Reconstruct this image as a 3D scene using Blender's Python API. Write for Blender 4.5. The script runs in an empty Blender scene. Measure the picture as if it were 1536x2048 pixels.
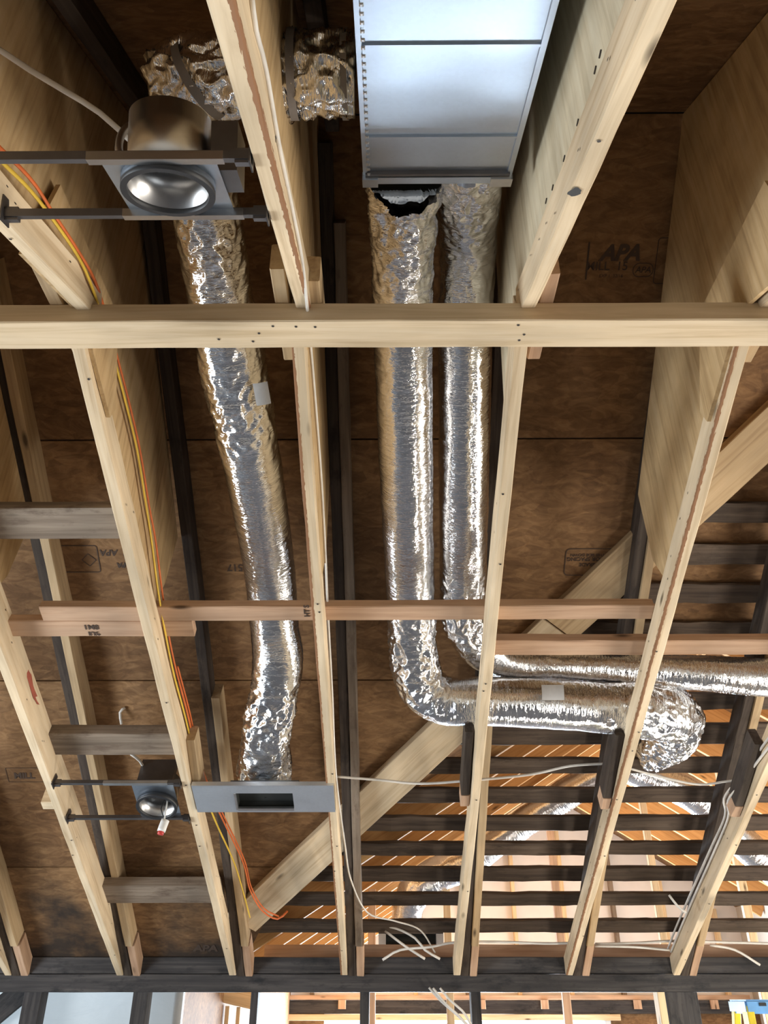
import bpy, bmesh, math, random
from mathutils import Vector, Matrix, noise
R = random.Random(7)
sc = bpy.context.scene
C = sc.collection
PI = math.pi

# ------------------------------------------------------------------ camera
H = 1.85                       # eye height
F_PX, PITCH, YAW = 1650.0, math.radians(30.6), math.radians(0.36)
cam_d = bpy.data.cameras.new('camera')
cam = bpy.data.objects.new('camera', cam_d)
C.objects.link(cam)
cam_d.sensor_fit = 'VERTICAL'
cam_d.sensor_height = 36.0
cam_d.sensor_width = 27.0
cam_d.lens = F_PX / 2048 * 36.0
cam_d.clip_start = 0.02
cam.location = (0, 0, H)
cam.rotation_euler = (math.radians(90) + PITCH, 0, YAW)
sc.camera = cam

# ------------------------------------------------------------------ world, lights, exposure
sc.view_settings.view_transform = 'Standard'
sc.view_settings.look = 'None'
sc.view_settings.gamma = 1
sc.view_settings.use_curve_mapping = False
sc.view_settings.exposure = 0.38
w = bpy.data.worlds.new('world')
sc.world = w
w.use_nodes = True
w.node_tree.nodes['Background'].inputs[0].default_value = (0.75, 0.87, 1.0, 1)
w.node_tree.nodes['Background'].inputs[1].default_value = 1.2


def area(name, loc, target, sx, sy, power, col):
    d = bpy.data.lights.new(name, 'AREA')
    d.shape = 'RECTANGLE'
    d.size, d.size_y, d.energy, d.color = sx, sy, power, col
    o = bpy.data.objects.new(name, d)
    C.objects.link(o)
    o.location = loc
    v = Vector(target) - Vector(loc)
    o.rotation_euler = v.to_track_quat('-Z', 'Y').to_euler()
    return o


DAY = (0.86, 0.94, 1.0)
WARM = (1.0, 0.86, 0.66)
area('patio_door_daylight', (0.9, 10.9, 0.90), (0.3, 2.0, 2.4), 3.0, 1.45, 950, (0.76, 0.88, 1.0))        # glazed door of the wing
area('right_window_daylight', (4.1, 2.1, 1.2), (0.4, 2.6, 2.5), 2.2, 1.2, 108, (1.0, 0.93, 0.82))
area('left_window_daylight', (-4.1, 2.3, 1.2), (0.0, 2.5, 2.5), 2.2, 1.2, 145, DAY)
area('floor_work_light', (1.9, 4.1, 0.60), (1.0, 4.3, 2.3), 0.35, 0.25, 30, (1.0, 0.93, 0.82))
area('wing_window_daylight', (4.1, 6.6, 1.1), (0.6, 6.4, 2.2), 2.4, 1.2, 125, (1.0, 0.95, 0.88))

# ------------------------------------------------------------------ picture ray helpers (turn a measured sight line into a point on a real plane)
_f = Vector((-math.sin(YAW) * math.cos(PITCH), math.cos(YAW) * math.cos(PITCH), math.sin(PITCH)))
_r = Vector((math.cos(YAW), math.sin(YAW), 0))
_u = _r.cross(_f)
EYE = Vector((0, 0, H))


def ray(px, py):
    return _f + _r * ((px - 768) / F_PX) + _u * ((1024 - py) / F_PX)


def onz(px, py, z):
    return EYE + ray(px, py) * z


def atX(px, py, x):
    d = ray(px, py)
    return EYE + d * (x / d.x)


def atY(px, py, y):
    d = ray(px, py)
    return EYE + d * (y / d.y)


YP, UP_P, YA, S, S2, YR = 5.13, 0.115, 1.64, 0.42, 0.667, 1.68
U_A = UP_P + S * (YP - YA)


def plane_hit(px, py, u0, m, off):     # up = u0 + m*y + off
    d = ray(px, py)
    t = (u0 + off) / (d.z - m * d.y)
    return EYE + d * t


def far(px, py, off=0.0):              # underside plane of the far ceiling joists
    return plane_hit(px, py, UP_P + S * YP, -S, off)


def near(px, py, off=0.0):
    return plane_hit(px, py, U_A - S * YA, S, off)


def roof(px, py, off=0.0):             # underside plane of the old rafters, far slope
    return plane_hit(px, py, UP_P + S2 * YP, -S2, off)


def z_far(y, off=0.0):
    return H + UP_P + S * (YP - y) + off


def z_near(y, off=0.0):
    return H + U_A - S * (YA - y) + off


def z_roof(y, off=0.0):
    return H + UP_P + S2 * (YP - y) + off


def z_nroof(y, off=0.0):
    return H + UP_P + S2 * (YP - YR) - S2 * (YR - y) + off


SHEATH = 0.107

# ------------------------------------------------------------------ materials


class NT:
    def __init__(self, name):
        self.m = bpy.data.materials.new(name)
        self.m.use_nodes = True
        self.t = self.m.node_tree
        self.b = self.t.nodes['Principled BSDF']

    def n(self, kind, **kw):
        o = self.t.nodes.new(kind)
        for k, v in kw.items():
            if k in o.inputs.keys():
                o.inputs[k].default_value = v
            else:
                setattr(o, k, v)
        return o

    def l(self, a, b):
        self.t.links.new(a, b)

    def ramp(self, fac, stops):
        r = self.n('ShaderNodeValToRGB')
        el = r.color_ramp.elements
        while len(el) < len(stops):
            el.new(0.5)
        for e, (p, c) in zip(el, stops):
            e.position = p
            e.color = (c[0], c[1], c[2], 1)
        self.l(fac, r.inputs[0])
        return r.outputs[0]

    def mix(self, fac, a, b, blend='MIX'):
        m = self.n('ShaderNodeMix', data_type='RGBA', blend_type=blend)
        if isinstance(fac, (int, float)):
            m.inputs[0].default_value = fac
        else:
            self.l(fac, m.inputs[0])
        for i, v in ((6, a), (7, b)):
            if isinstance(v, tuple):
                m.inputs[i].default_value = (v[0], v[1], v[2], 1)
            else:
                self.l(v, m.inputs[i])
        return m.outputs[2]

    def coord(self, scale, which='Object', rnd=True):
        tc = self.n('ShaderNodeTexCoord')
        mp = self.n('ShaderNodeMapping')
        mp.inputs['Scale'].default_value = scale
        self.l(tc.outputs[which], mp.inputs[0])
        if rnd:
            oi = self.n('ShaderNodeObjectInfo')
            ad = self.n('ShaderNodeVectorMath', operation='MULTIPLY')
            ad.inputs[1].default_value = (37.0, 19.0, 11.0)
            self.l(oi.outputs['Random'], ad.inputs[0])
            self.l(ad.outputs[0], mp.inputs['Location'])
        return mp.outputs[0]

    def noise(self, vec, scale, detail=4.0, rough=0.55, dist=0.0):
        n = self.n('ShaderNodeTexNoise', Scale=scale, Detail=detail, Roughness=rough, Distortion=dist)
        self.l(vec, n.inputs['Vector'])
        return n.outputs[0]

    def bump(self, h, strength, dist=0.002):
        b = self.n('ShaderNodeBump', Strength=strength, Distance=dist)
        self.l(h, b.inputs['Height'])
        self.l(b.outputs[0], self.b.inputs['Normal'])
        return b


def wood(name, c1, c2, c3=None, grain=(1.1, 26, 26), rough=0.75, knots=True, blotch=0.35, dirt=None, dlo=0.52):
    k = NT(name)
    v = k.coord(grain)
    g = k.noise(v, 1.6, 5, 0.6, 0.8)
    col = k.ramp(g, [(0.28, c1), (0.5, c2), (0.75, c3 or c2)])
    v2 = k.coord((2.2, 7, 7))
    b = k.noise(v2, 1.0, 3, 0.5)
    bl = k.ramp(b, [(0.3, (1 - blotch,) * 3), (0.65, (1, 1, 1))])
    col = k.mix(1.0, col, bl, 'MULTIPLY')
    if knots:
        v3 = k.coord((2.6, 9, 9))
        vo = k.n('ShaderNodeTexVoronoi', Scale=1.0)
        k.l(v3, vo.inputs['Vector'])
        kn = k.ramp(vo.outputs['Distance'], [(0.045, (1, 1, 1)), (0.12, (0, 0, 0))])
        kd = tuple(x * 0.28 for x in c1)
        col = k.mix(kn, col, kd)
    if dirt:
        v4 = k.coord((5, 14, 14))
        d = k.noise(v4, 1.0, 6, 0.7)
        dr = k.ramp(d, [(dlo, (0, 0, 0)), (dlo + 0.16, (1, 1, 1))])
        col = k.mix(dr, col, dirt)
    k.l(col, k.b.inputs['Base Color'])
    k.b.inputs['Roughness'].default_value = rough
    k.b.inputs['Specular IOR Level'].default_value = 0.25
    k.bump(g, 0.25, 0.001)
    return k.m


M = {}
M['pale'] = wood('pale_framing_lumber', (0.60, 0.44, 0.27), (0.80, 0.63, 0.42), (0.86, 0.71, 0.51))
M['beam'] = wood('pale_beam_lumber', (0.54, 0.40, 0.24), (0.68, 0.53, 0.35), (0.75, 0.61, 0.43))
M['pink'] = wood('pinkish_lumber', (0.48, 0.29, 0.18), (0.62, 0.40, 0.26), (0.68, 0.46, 0.31))
M['sister'] = wood('sister_lumber', (0.40, 0.27, 0.15), (0.56, 0.40, 0.23), (0.62, 0.46, 0.28))
M['grey'] = wood('weathered_grey_lumber', (0.17, 0.125, 0.09), (0.28, 0.215, 0.16), (0.36, 0.29, 0.22), dirt=(0.13, 0.09, 0.065))
M['old'] = wood('old_dark_lumber', (0.035, 0.025, 0.02), (0.075, 0.055, 0.042), (0.11, 0.085, 0.065), knots=False, dirt=(0.03, 0.022, 0.018))
M['slat'] = wood('old_skip_sheathing', (0.055, 0.038, 0.028), (0.10, 0.07, 0.05), (0.15, 0.11, 0.08), knots=False, dirt=(0.05, 0.035, 0.025))
M['plate'] = wood('charred_plate_lumber', (0.03, 0.028, 0.03), (0.06, 0.055, 0.055), (0.10, 0.09, 0.085), knots=False, dirt=(0.02, 0.02, 0.022))
M['orange'] = wood('orange_new_rafter_lumber', (0.50, 0.25, 0.09), (0.66, 0.36, 0.14), (0.72, 0.43, 0.19), blotch=0.2)
M['stud'] = wood('new_stud_lumber', (0.60, 0.42, 0.23), (0.78, 0.58, 0.35), (0.82, 0.65, 0.42), blotch=0.2)
M['red'] = wood('red_stained_lumber', (0.42, 0.22, 0.13), (0.66, 0.45, 0.29), (0.74, 0.53, 0.35), dirt=(0.40, 0.10, 0.06), dlo=0.68)
# plywood web: face grain upright
M['ply_pale'] = wood('pale_plywood', (0.50, 0.41, 0.27), (0.66, 0.56, 0.39), (0.74, 0.66, 0.49), grain=(10, 20, 1.2), knots=False, blotch=0.2)
M['ply'] = wood('plywood', (0.42, 0.27, 0.13), (0.60, 0.41, 0.21), (0.68, 0.49, 0.28), grain=(10, 20, 1.2), knots=False, blotch=0.22)


def wane(m):
    """Brown bark stain along one lower edge of a board."""
    t = m.node_tree
    b = t.nodes['Principled BSDF']
    src = b.inputs['Base Color'].links[0].from_socket
    tc = t.nodes.new('ShaderNodeTexCoord')
    sp = t.nodes.new('ShaderNodeSeparateXYZ')
    t.links.new(tc.outputs['Object'], sp.inputs[0])
    mp = t.nodes.new('ShaderNodeMapping')
    mp.inputs['Scale'].default_value = (9, 60, 60)
    t.links.new(tc.outputs['Object'], mp.inputs[0])
    n = t.nodes.new('ShaderNodeTexNoise')
    n.inputs['Detail'].default_value = 4
    t.links.new(mp.outputs[0], n.inputs['Vector'])
    d = t.nodes.new('ShaderNodeMath')
    d.operation = 'SUBTRACT'
    t.links.new(sp.outputs['Y'], d.inputs[0])
    d.inputs[1].default_value = 0.017
    a = t.nodes.new('ShaderNodeMath')
    a.operation = 'ABSOLUTE'
    t.links.new(d.outputs[0], a.inputs[0])
    a2 = t.nodes.new('ShaderNodeMath')
    a2.operation = 'ADD'
    t.links.new(a.outputs[0], a2.inputs[0])
    z = t.nodes.new('ShaderNodeMath')
    z.operation = 'MULTIPLY'
    t.links.new(sp.outputs['Z'], z.inputs[0])
    z.inputs[1].default_value = 0.35
    t.links.new(z.outputs[0], a2.inputs[1])
    nn = t.nodes.new('ShaderNodeMath')
    nn.operation = 'MULTIPLY'
    t.links.new(n.outputs[0], nn.inputs[0])
    nn.inputs[1].default_value = 0.012
    lt_ = t.nodes.new('ShaderNodeMath')
    lt_.operation = 'LESS_THAN'
    t.links.new(a2.outputs[0], lt_.inputs[0])
    t.links.new(nn.outputs[0], lt_.inputs[1])
    mx = t.nodes.new('ShaderNodeMix')
    mx.data_type = 'RGBA'
    t.links.new(lt_.outputs[0], mx.inputs[0])
    t.links.new(src, mx.inputs[6])
    mx.inputs[7].default_value = (0.30, 0.15, 0.075, 1)
    t.links.new(mx.outputs[2], b.inputs['Base Color'])
    return m


M['wane'] = wane(wood('pale_lumber_with_bark_edge', (0.60, 0.44, 0.27), (0.80, 0.63, 0.42), (0.86, 0.71, 0.51)))


def osb(soot=False):
    k = NT('oriented_strand_board' + ('_sooty' if soot else ''))
    v = k.coord((5, 10, 10), rnd=False)
    a = k.noise(v, 1.6, 6, 0.62, 2.5)
    col = k.ramp(a, [(0.25, (0.165, 0.096, 0.049)), (0.5, (0.25, 0.152, 0.080)), (0.75, (0.35, 0.225, 0.122))])
    v2 = k.coord((14, 40, 40), rnd=False)
    vo = k.n('ShaderNodeTexVoronoi', Scale=1.0)
    k.l(v2, vo.inputs['Vector'])
    sep = k.n('ShaderNodeSeparateColor')
    k.l(vo.outputs['Color'], sep.inputs[0])
    st = k.ramp(sep.outputs[0], [(0.0, (0.78, 0.74, 0.70)), (1.0, (1.12, 1.08, 1.0))])
    col = k.mix(1.0, col, st, 'MULTIPLY')
    v3 = k.coord((1.2, 1.6, 1.6), rnd=False)
    s = k.noise(v3, 1.3, 3, 0.5)
    sr = k.ramp(s, [(0.35, (0.72, 0.66, 0.62)), (0.65, (1.05, 1.0, 0.95))])
    col = k.mix(1.0, col, sr, 'MULTIPLY')
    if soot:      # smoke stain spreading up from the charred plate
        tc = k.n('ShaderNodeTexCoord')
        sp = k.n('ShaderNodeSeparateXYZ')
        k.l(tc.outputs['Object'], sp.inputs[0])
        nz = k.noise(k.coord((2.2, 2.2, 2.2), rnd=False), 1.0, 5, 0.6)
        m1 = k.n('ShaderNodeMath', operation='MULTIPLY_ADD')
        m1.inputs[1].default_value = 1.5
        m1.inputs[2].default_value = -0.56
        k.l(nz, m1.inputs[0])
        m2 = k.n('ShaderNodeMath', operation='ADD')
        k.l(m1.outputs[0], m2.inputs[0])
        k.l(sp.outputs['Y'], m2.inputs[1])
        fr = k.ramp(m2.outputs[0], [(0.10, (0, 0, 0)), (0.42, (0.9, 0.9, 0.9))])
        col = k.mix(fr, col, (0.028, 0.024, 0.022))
    k.l(col, k.b.inputs['Base Color'])
    k.b.inputs['Roughness'].default_value = 0.8
    k.b.inputs['Specular IOR Level'].default_value = 0.2
    k.bump(vo.outputs['Distance'], 0.25, 0.002)
    return k.m


M['osb'] = osb()
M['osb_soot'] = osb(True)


def simple(name, col, rough=0.6, metal=0.0, var=0.15, scale=12):
    k = NT(name)
    v = k.coord((1, 1, 1))
    g = k.noise(v, scale, 4, 0.55)
    c1 = tuple(x * (1 - var) for x in col)
    c2 = tuple(min(1, x * (1 + var)) for x in col)
    k.l(k.ramp(g, [(0.3, c1), (0.7, c2)]), k.b.inputs['Base Color'])
    k.b.inputs['Roughness'].default_value = rough
    k.b.inputs['Metallic'].default_value = metal
    return k.m


M['ink'] = simple('stamp_ink', (0.075, 0.048, 0.034), 0.9)
M['nail'] = simple('nail_steel', (0.06, 0.05, 0.045), 0.6, 0.5)
M['white_cable'] = simple('white_cable_jacket', (0.72, 0.68, 0.62), 0.5)
M['yellow_cable'] = simple('yellow_cable_jacket', (0.78, 0.52, 0.06), 0.5)
M['orange_cable'] = simple('orange_cable_jacket', (0.70, 0.16, 0.04), 0.5)
M['dark_metal'] = simple('dark_steel', (0.16, 0.15, 0.15), 0.45, 0.9)
M['bright_metal'] = simple('galvanized_bar', (0.62, 0.62, 0.62), 0.35, 1.0)
M['black'] = simple('black_gasket', (0.015, 0.015, 0.017), 0.5)
M['void'] = simple('painted_opening_shade', (0.02, 0.022, 0.02), 0.9)  # near-black colour stands in for the shade inside duct and register openings
M['strap'] = simple('grey_duct_strap', (0.22, 0.20, 0.19), 0.6)
M['label'] = simple('duct_paper_label', (0.50, 0.49, 0.48), 0.7)
M['wire_black'] = simple('black_wire', (0.02, 0.02, 0.02), 0.5)
M['plastic'] = simple('white_plastic', (0.80, 0.80, 0.78), 0.4)
M['redp'] = simple('red_plastic', (0.60, 0.05, 0.04), 0.4)
M['blue'] = simple('blue_ladder_plastic', (0.16, 0.40, 0.75), 0.4)
M['yellow'] = simple('yellow_fiberglass', (0.80, 0.62, 0.04), 0.45)
M['paper'] = simple('black_roof_paper', (0.03, 0.03, 0.03), 0.9)
M['concrete'] = simple('dusty_concrete_floor', (0.125, 0.13, 0.145), 0.8, 0, 0.2, 3)
M['drywall'] = simple('bare_wall_board', (0.55, 0.50, 0.43), 0.85, 0, 0.08, 2)
M['glass'] = simple('window_frame_vinyl', (0.82, 0.82, 0.82), 0.4)


def wrap():
    k = NT('white_house_wrap')
    v = k.coord((1.3, 1.3, 3.0))
    g = k.noise(v, 2.2, 5, 0.6, 1.5)
    k.l(k.ramp(g, [(0.3, (0.74, 0.75, 0.74)), (0.7, (0.90, 0.90, 0.89))]), k.b.inputs['Base Color'])
    k.b.inputs['Roughness'].default_value = 0.55
    k.bump(g, 0.6, 0.03)
    tr = k.n('ShaderNodeBsdfTranslucent')
    tr.inputs[0].default_value = (0.80, 0.86, 0.86, 1)
    mx = k.n('ShaderNodeMixShader')
    mx.inputs[0].default_value = 0.7
    out = k.t.nodes['Material Output']
    k.l(k.b.outputs[0], mx.inputs[1])
    k.l(tr.outputs[0], mx.inputs[2])
    k.l(mx.outputs[0], out.inputs[0])
    return k.m


M['wrap'] = wrap()
M['wrap_in'] = simple('pinkish_white_wall_sheet', (0.80, 0.76, 0.74), 0.6, 0, 0.10, 1.6)


def galv(name, col, rough):
    k = NT(name)
    v = k.coord((1, 1, 1))
    vo = k.n('ShaderNodeTexVoronoi', Scale=110.0)
    k.l(v, vo.inputs['Vector'])
    sep = k.n('ShaderNodeSeparateColor')
    k.l(vo.outputs['Color'], sep.inputs[0])
    c1 = tuple(x * 0.965 for x in col)
    k.l(k.ramp(sep.outputs[0], [(0, c1), (1, col)]), k.b.inputs['Base Color'])
    n = k.noise(v, 7.0, 4, 0.6)
    rr = k.ramp(n, [(0.3, (rough * 0.95,) * 3), (0.7, (rough * 1.08,) * 3)])
    k.l(rr, k.b.inputs['Roughness'])
    k.b.inputs['Metallic'].default_value = 1.0
    return k.m


M['galv'] = galv('galvanized_sheet', (0.60, 0.68, 0.78), 0.30)
M['pan'] = galv('register_sheet_metal', (0.74, 0.79, 0.85), 0.5)
M['can'] = galv('recessed_can_steel', (0.55, 0.54, 0.53), 0.30)


def foil(name, rough=0.07):
    k = NT(name)
    tc = k.n('ShaderNodeTexCoord')

    def layer(sc, det, dist):
        mp = k.n('ShaderNodeMapping')
        mp.inputs['Scale'].default_value = sc
        k.l(tc.outputs['UV'], mp.inputs[0])
        a = k.noise(mp.outputs[0], 1.0, det, 0.6, dist)
        m1 = k.n('ShaderNodeMath', operation='SUBTRACT')
        m1.inputs[1].default_value = 0.5
        k.l(a, m1.inputs[0])
        m2 = k.n('ShaderNodeMath', operation='ABSOLUTE')
        k.l(m1.outputs[0], m2.inputs[0])
        return m2.outputs[0]
    a = layer((7, 75, 1), 3, 1.0)
    b = layer((16, 150, 1), 2, 0.6)
    ad = k.n('ShaderNodeMath', operation='MULTIPLY_ADD')
    ad.inputs[1].default_value = 0.5
    k.l(b, ad.inputs[0])
    k.l(a, ad.inputs[2])
    k.b.inputs['Base Color'].default_value = (0.84, 0.85, 0.87, 1)
    k.b.inputs['Metallic'].default_value = 1.0
    k.b.inputs['Roughness'].default_value = rough
    k.bump(ad.outputs[0], 0.5, 0.010)
    return k.m


M['foil'] = foil('foil_duct_jacket')

# ------------------------------------------------------------------ object helpers


def link_mesh(name, verts, faces, mat, parent=None, matrix=None, uv=None, midx=None, smooth=False):
    me = bpy.data.meshes.new(name)
    me.from_pydata([tuple(v) for v in verts], [], faces)
    for m_ in (mat if isinstance(mat, list) else [mat]):
        me.materials.append(m_)
    if midx:
        for p, i in zip(me.polygons, midx):
            p.material_index = i
    if smooth:
        for p in me.polygons:
            p.use_smooth = True
    if uv:
        ul = me.uv_layers.new(name='UVMap')
        for lp in me.loops:
            ul.data[lp.index].uv = uv[lp.vertex_index]
    me.update()
    o = bpy.data.objects.new(name, me)
    C.objects.link(o)
    if parent is not None:
        o.parent = parent
        o.matrix_parent_inverse = parent.matrix_basis.inverted()
    if matrix is not None:
        o.matrix_basis = matrix
    return o


def tag(o, label, cat, group=None, kind=None):
    o['label'] = label
    o['category'] = cat
    if group:
        o['group'] = group
    if kind:
        o['kind'] = kind
    return o


def struct(o):
    o['kind'] = 'structure'
    return o


def empty(name, loc, label, cat, group=None):
    o = bpy.data.objects.new(name, None)
    C.objects.link(o)
    o.empty_display_size = 0.1
    o.matrix_basis = Matrix.Translation(loc)
    return tag(o, label, cat, group)


def frame(a, b, up=(0, 0, 1)):
    x = (Vector(b) - Vector(a)).normalized()
    up = Vector(up)
    y = up.cross(x).normalized()
    z = x.cross(y)
    m = Matrix((x, y, z)).transposed().to_4x4()
    m.translation = Vector(a)
    return m


def board(name, a, b, w_, h_, mat, up=(0, 0, 1), parent=None, anchor='bottom', cut_a=0.0, cut_b=0.0, nails=(), jit=0.0012, step=0.12, ch=0.003):
    """A sawn board from a to b: width w_ sideways, height h_ along up; small chamfers, slightly uneven edges, nail heads."""
    a, b = Vector(a), Vector(b)
    L = (b - a).length
    m = frame(a, b, up)
    z0 = 0.0 if anchor == 'bottom' else (-h_ if anchor == 'top' else -h_ / 2)
    hw = w_ / 2
    prof = [(-hw + ch, z0), (hw - ch, z0), (hw, z0 + ch), (hw, z0 + h_ - ch), (hw - ch, z0 + h_), (-hw + ch, z0 + h_), (-hw, z0 + h_ - ch), (-hw, z0 + ch)]
    n = max(1, int(L / step))
    V, Fc = [], []
    for i in range(n + 1):
        t = L * i / n
        bow = 0.0015 * math.sin(t * 2.1 + R.random() * 0.2)
        for (py_, pz_) in prof:
            x = t
            if i == 0:
                x += cut_a * pz_
            if i == n:
                x += cut_b * pz_
            V.append((x, py_ + R.uniform(-jit, jit) + bow, pz_ + R.uniform(-jit, jit)))
    k = len(prof)
    for i in range(n):
        for j in range(k):
            j2 = (j + 1) % k
            Fc.append((i * k + j, i * k + j2, (i + 1) * k + j2, (i + 1) * k + j))
    Fc.append(tuple(reversed(range(k))))
    Fc.append(tuple(range(n * k, n * k + k)))
    mi = [0] * len(Fc)
    for (t, s, side) in nails:       # t along, s across (-1..1), side 'b' bottom / 'l' / 'r'
        r = 0.004
        base = len(V)
        for q in range(6):
            an = q * PI / 3
            dx, dy = r * math.cos(an), r * math.sin(an)
            if side == 'b':
                V.append((t + dx, s * hw * 0.85 + dy, z0 - 0.0018))
            else:
                sg = 1 if side == 'l' else -1
                V.append((t + dx * 1.4, sg * (hw + 0.0018), z0 + h_ * (0.5 + 0.4 * s) + dy * 0.5))
        Fc.append(tuple(range(base, base + 6)))
        mi.append(1)
    return link_mesh(name, V, Fc, [mat, M['nail']], parent, m, midx=mi)


def rnd_nails(L, n, side='b'):
    return [(R.uniform(0.05, L - 0.05), R.uniform(-0.8, 0.8), side) for _ in range(n)]


def prism_x(name, pts, x0, th, mat, parent=None):
    """Upright panel in a Y-Z plane: outline pts (y, z), thickness th around x0."""
    n = len(pts)
    cy = sum(p[0] for p in pts) / n
    cz = sum(p[1] for p in pts) / n
    V = [(-th / 2, p[0] - cy, p[1] - cz) for p in pts] + [(th / 2, p[0] - cy, p[1] - cz) for p in pts]
    Fc = [tuple(range(n)), tuple(reversed(range(n, 2 * n)))]
    for i in range(n):
        j = (i + 1) % n
        Fc.append((i, i + n, j + n, j))
    o = link_mesh(name, V, Fc, mat, parent, Matrix.Translation((x0, cy, cz)))
    fix_normals(o)
    return o


def fix_normals(o):
    bm = bmesh.new()
    bm.from_mesh(o.data)
    bmesh.ops.recalc_face_normals(bm, faces=bm.faces)
    bm.to_mesh(o.data)
    bm.free()


def slab(name, quad, th, mat, parent=None):
    """Flat panel: outline of world points, extruded by th along its normal (away from below)."""
    quad = [Vector(q) for q in quad]
    n = (quad[1] - quad[0]).cross(quad[-1] - quad[0]).normalized()
    if n.z < 0:
        n = -n
    o0 = sum(quad, Vector()) / len(quad)
    k = len(quad)
    V = [q - o0 for q in quad] + [q - o0 + n * th for q in quad]
    Fc = [tuple(range(k)), tuple(reversed(range(k, 2 * k)))]
    for i in range(k):
        j = (i + 1) % k
        Fc.append((i, i + k, j + k, j))
    o = link_mesh(name, V, Fc, mat, parent, Matrix.Translation(o0))
    fix_normals(o)
    return o


def box(name, lo, hi, mat, parent=None, bev=0.0):
    lo, hi = Vector(lo), Vector(hi)
    c = (lo + hi) / 2
    bm = bmesh.new()
    bmesh.ops.create_cube(bm, size=1.0)
    for v in bm.verts:
        v.co = Vector((v.co.x * (hi.x - lo.x), v.co.y * (hi.y - lo.y), v.co.z * (hi.z - lo.z)))
    if bev:
        bmesh.ops.bevel(bm, geom=bm.edges[:], offset=bev, segments=2, affect='EDGES')
    me = bpy.data.meshes.new(name)
    bm.to_mesh(me)
    bm.free()
    me.materials.append(mat)
    o = bpy.data.objects.new(name, me)
    C.objects.link(o)
    if parent is not None:
        o.parent = parent
        o.matrix_parent_inverse = parent.matrix_basis.inverted()
    o.matrix_basis = Matrix.Translation(c)
    return o


def lbox(name, mtx, lo, hi, mat, parent=None):
    """Box given in a local frame mtx."""
    lo, hi = Vector(lo), Vector(hi)
    V = [(x, y, z) for x in (lo.x, hi.x) for y in (lo.y, hi.y) for z in (lo.z, hi.z)]
    Fc = [(0, 1, 3, 2), (4, 6, 7, 5), (0, 4, 5, 1), (2, 3, 7, 6), (0, 2, 6, 4), (1, 5, 7, 3)]
    o = link_mesh(name, V, Fc, mat, parent, mtx)
    fix_normals(o)
    return o


def spline(pts, step):
    """Catmull-Rom through pts (Vector or (Vector, radius)), resampled about every step."""
    P = [Vector(p) for p in pts]
    Q = [P[0] * 2 - P[1]] + P + [P[-1] * 2 - P[-2]]
    out = []
    for i in range(1, len(Q) - 2):
        p0, p1, p2, p3 = Q[i - 1], Q[i], Q[i + 1], Q[i + 2]
        n = max(2, int((p2.xyz - p1.xyz).length / step))
        for s in range(n):
            t = s / n
            out.append(0.5 * ((2 * p1) + (p2 - p0) * t + (2 * p0 - 5 * p1 + 4 * p2 - p3) * t * t + (3 * p1 - p0 - 3 * p2 + p3) * t ** 3))
    out.append(P[-1])
    return out


def frames(path):
    fr, n = [], len(path)
    prev = None
    for i in range(n):
        t = (path[min(i + 1, n - 1)].xyz - path[max(i - 1, 0)].xyz).normalized()
        if prev is None:
            a = Vector((0, 0, 1)) if abs(t.z) < 0.8 else Vector((1, 0, 0))
            u = (a - t * a.dot(t)).normalized()
        else:
            u = (prev - t * prev.dot(t)).normalized()
        prev = u
        fr.append((t, u, t.cross(u)))
    return fr


def cable(name, pts, r, mat, parent=None, seg=8, step=0.03, squash=1.0):
    path = spline(pts, step)
    fr = frames(path)
    o0 = path[0].xyz.copy()
    V, Fc = [], []
    for p, (t, u, v) in zip(path, fr):
        for j in range(seg):
            a = 2 * PI * j / seg
            V.append(p.xyz - o0 + u * (r * math.cos(a)) + v * (r * squash * math.sin(a)))
    n = len(path)
    for i in range(n - 1):
        for j in range(seg):
            j2 = (j + 1) % seg
            Fc.append((i * seg + j, i * seg + j2, (i + 1) * seg + j2, (i + 1) * seg + j))
    Fc.append(tuple(reversed(range(seg))))
    Fc.append(tuple(range((n - 1) * seg, n * seg)))
    return link_mesh(name, V, Fc, mat, parent, Matrix.Translation(o0), smooth=True)


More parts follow.
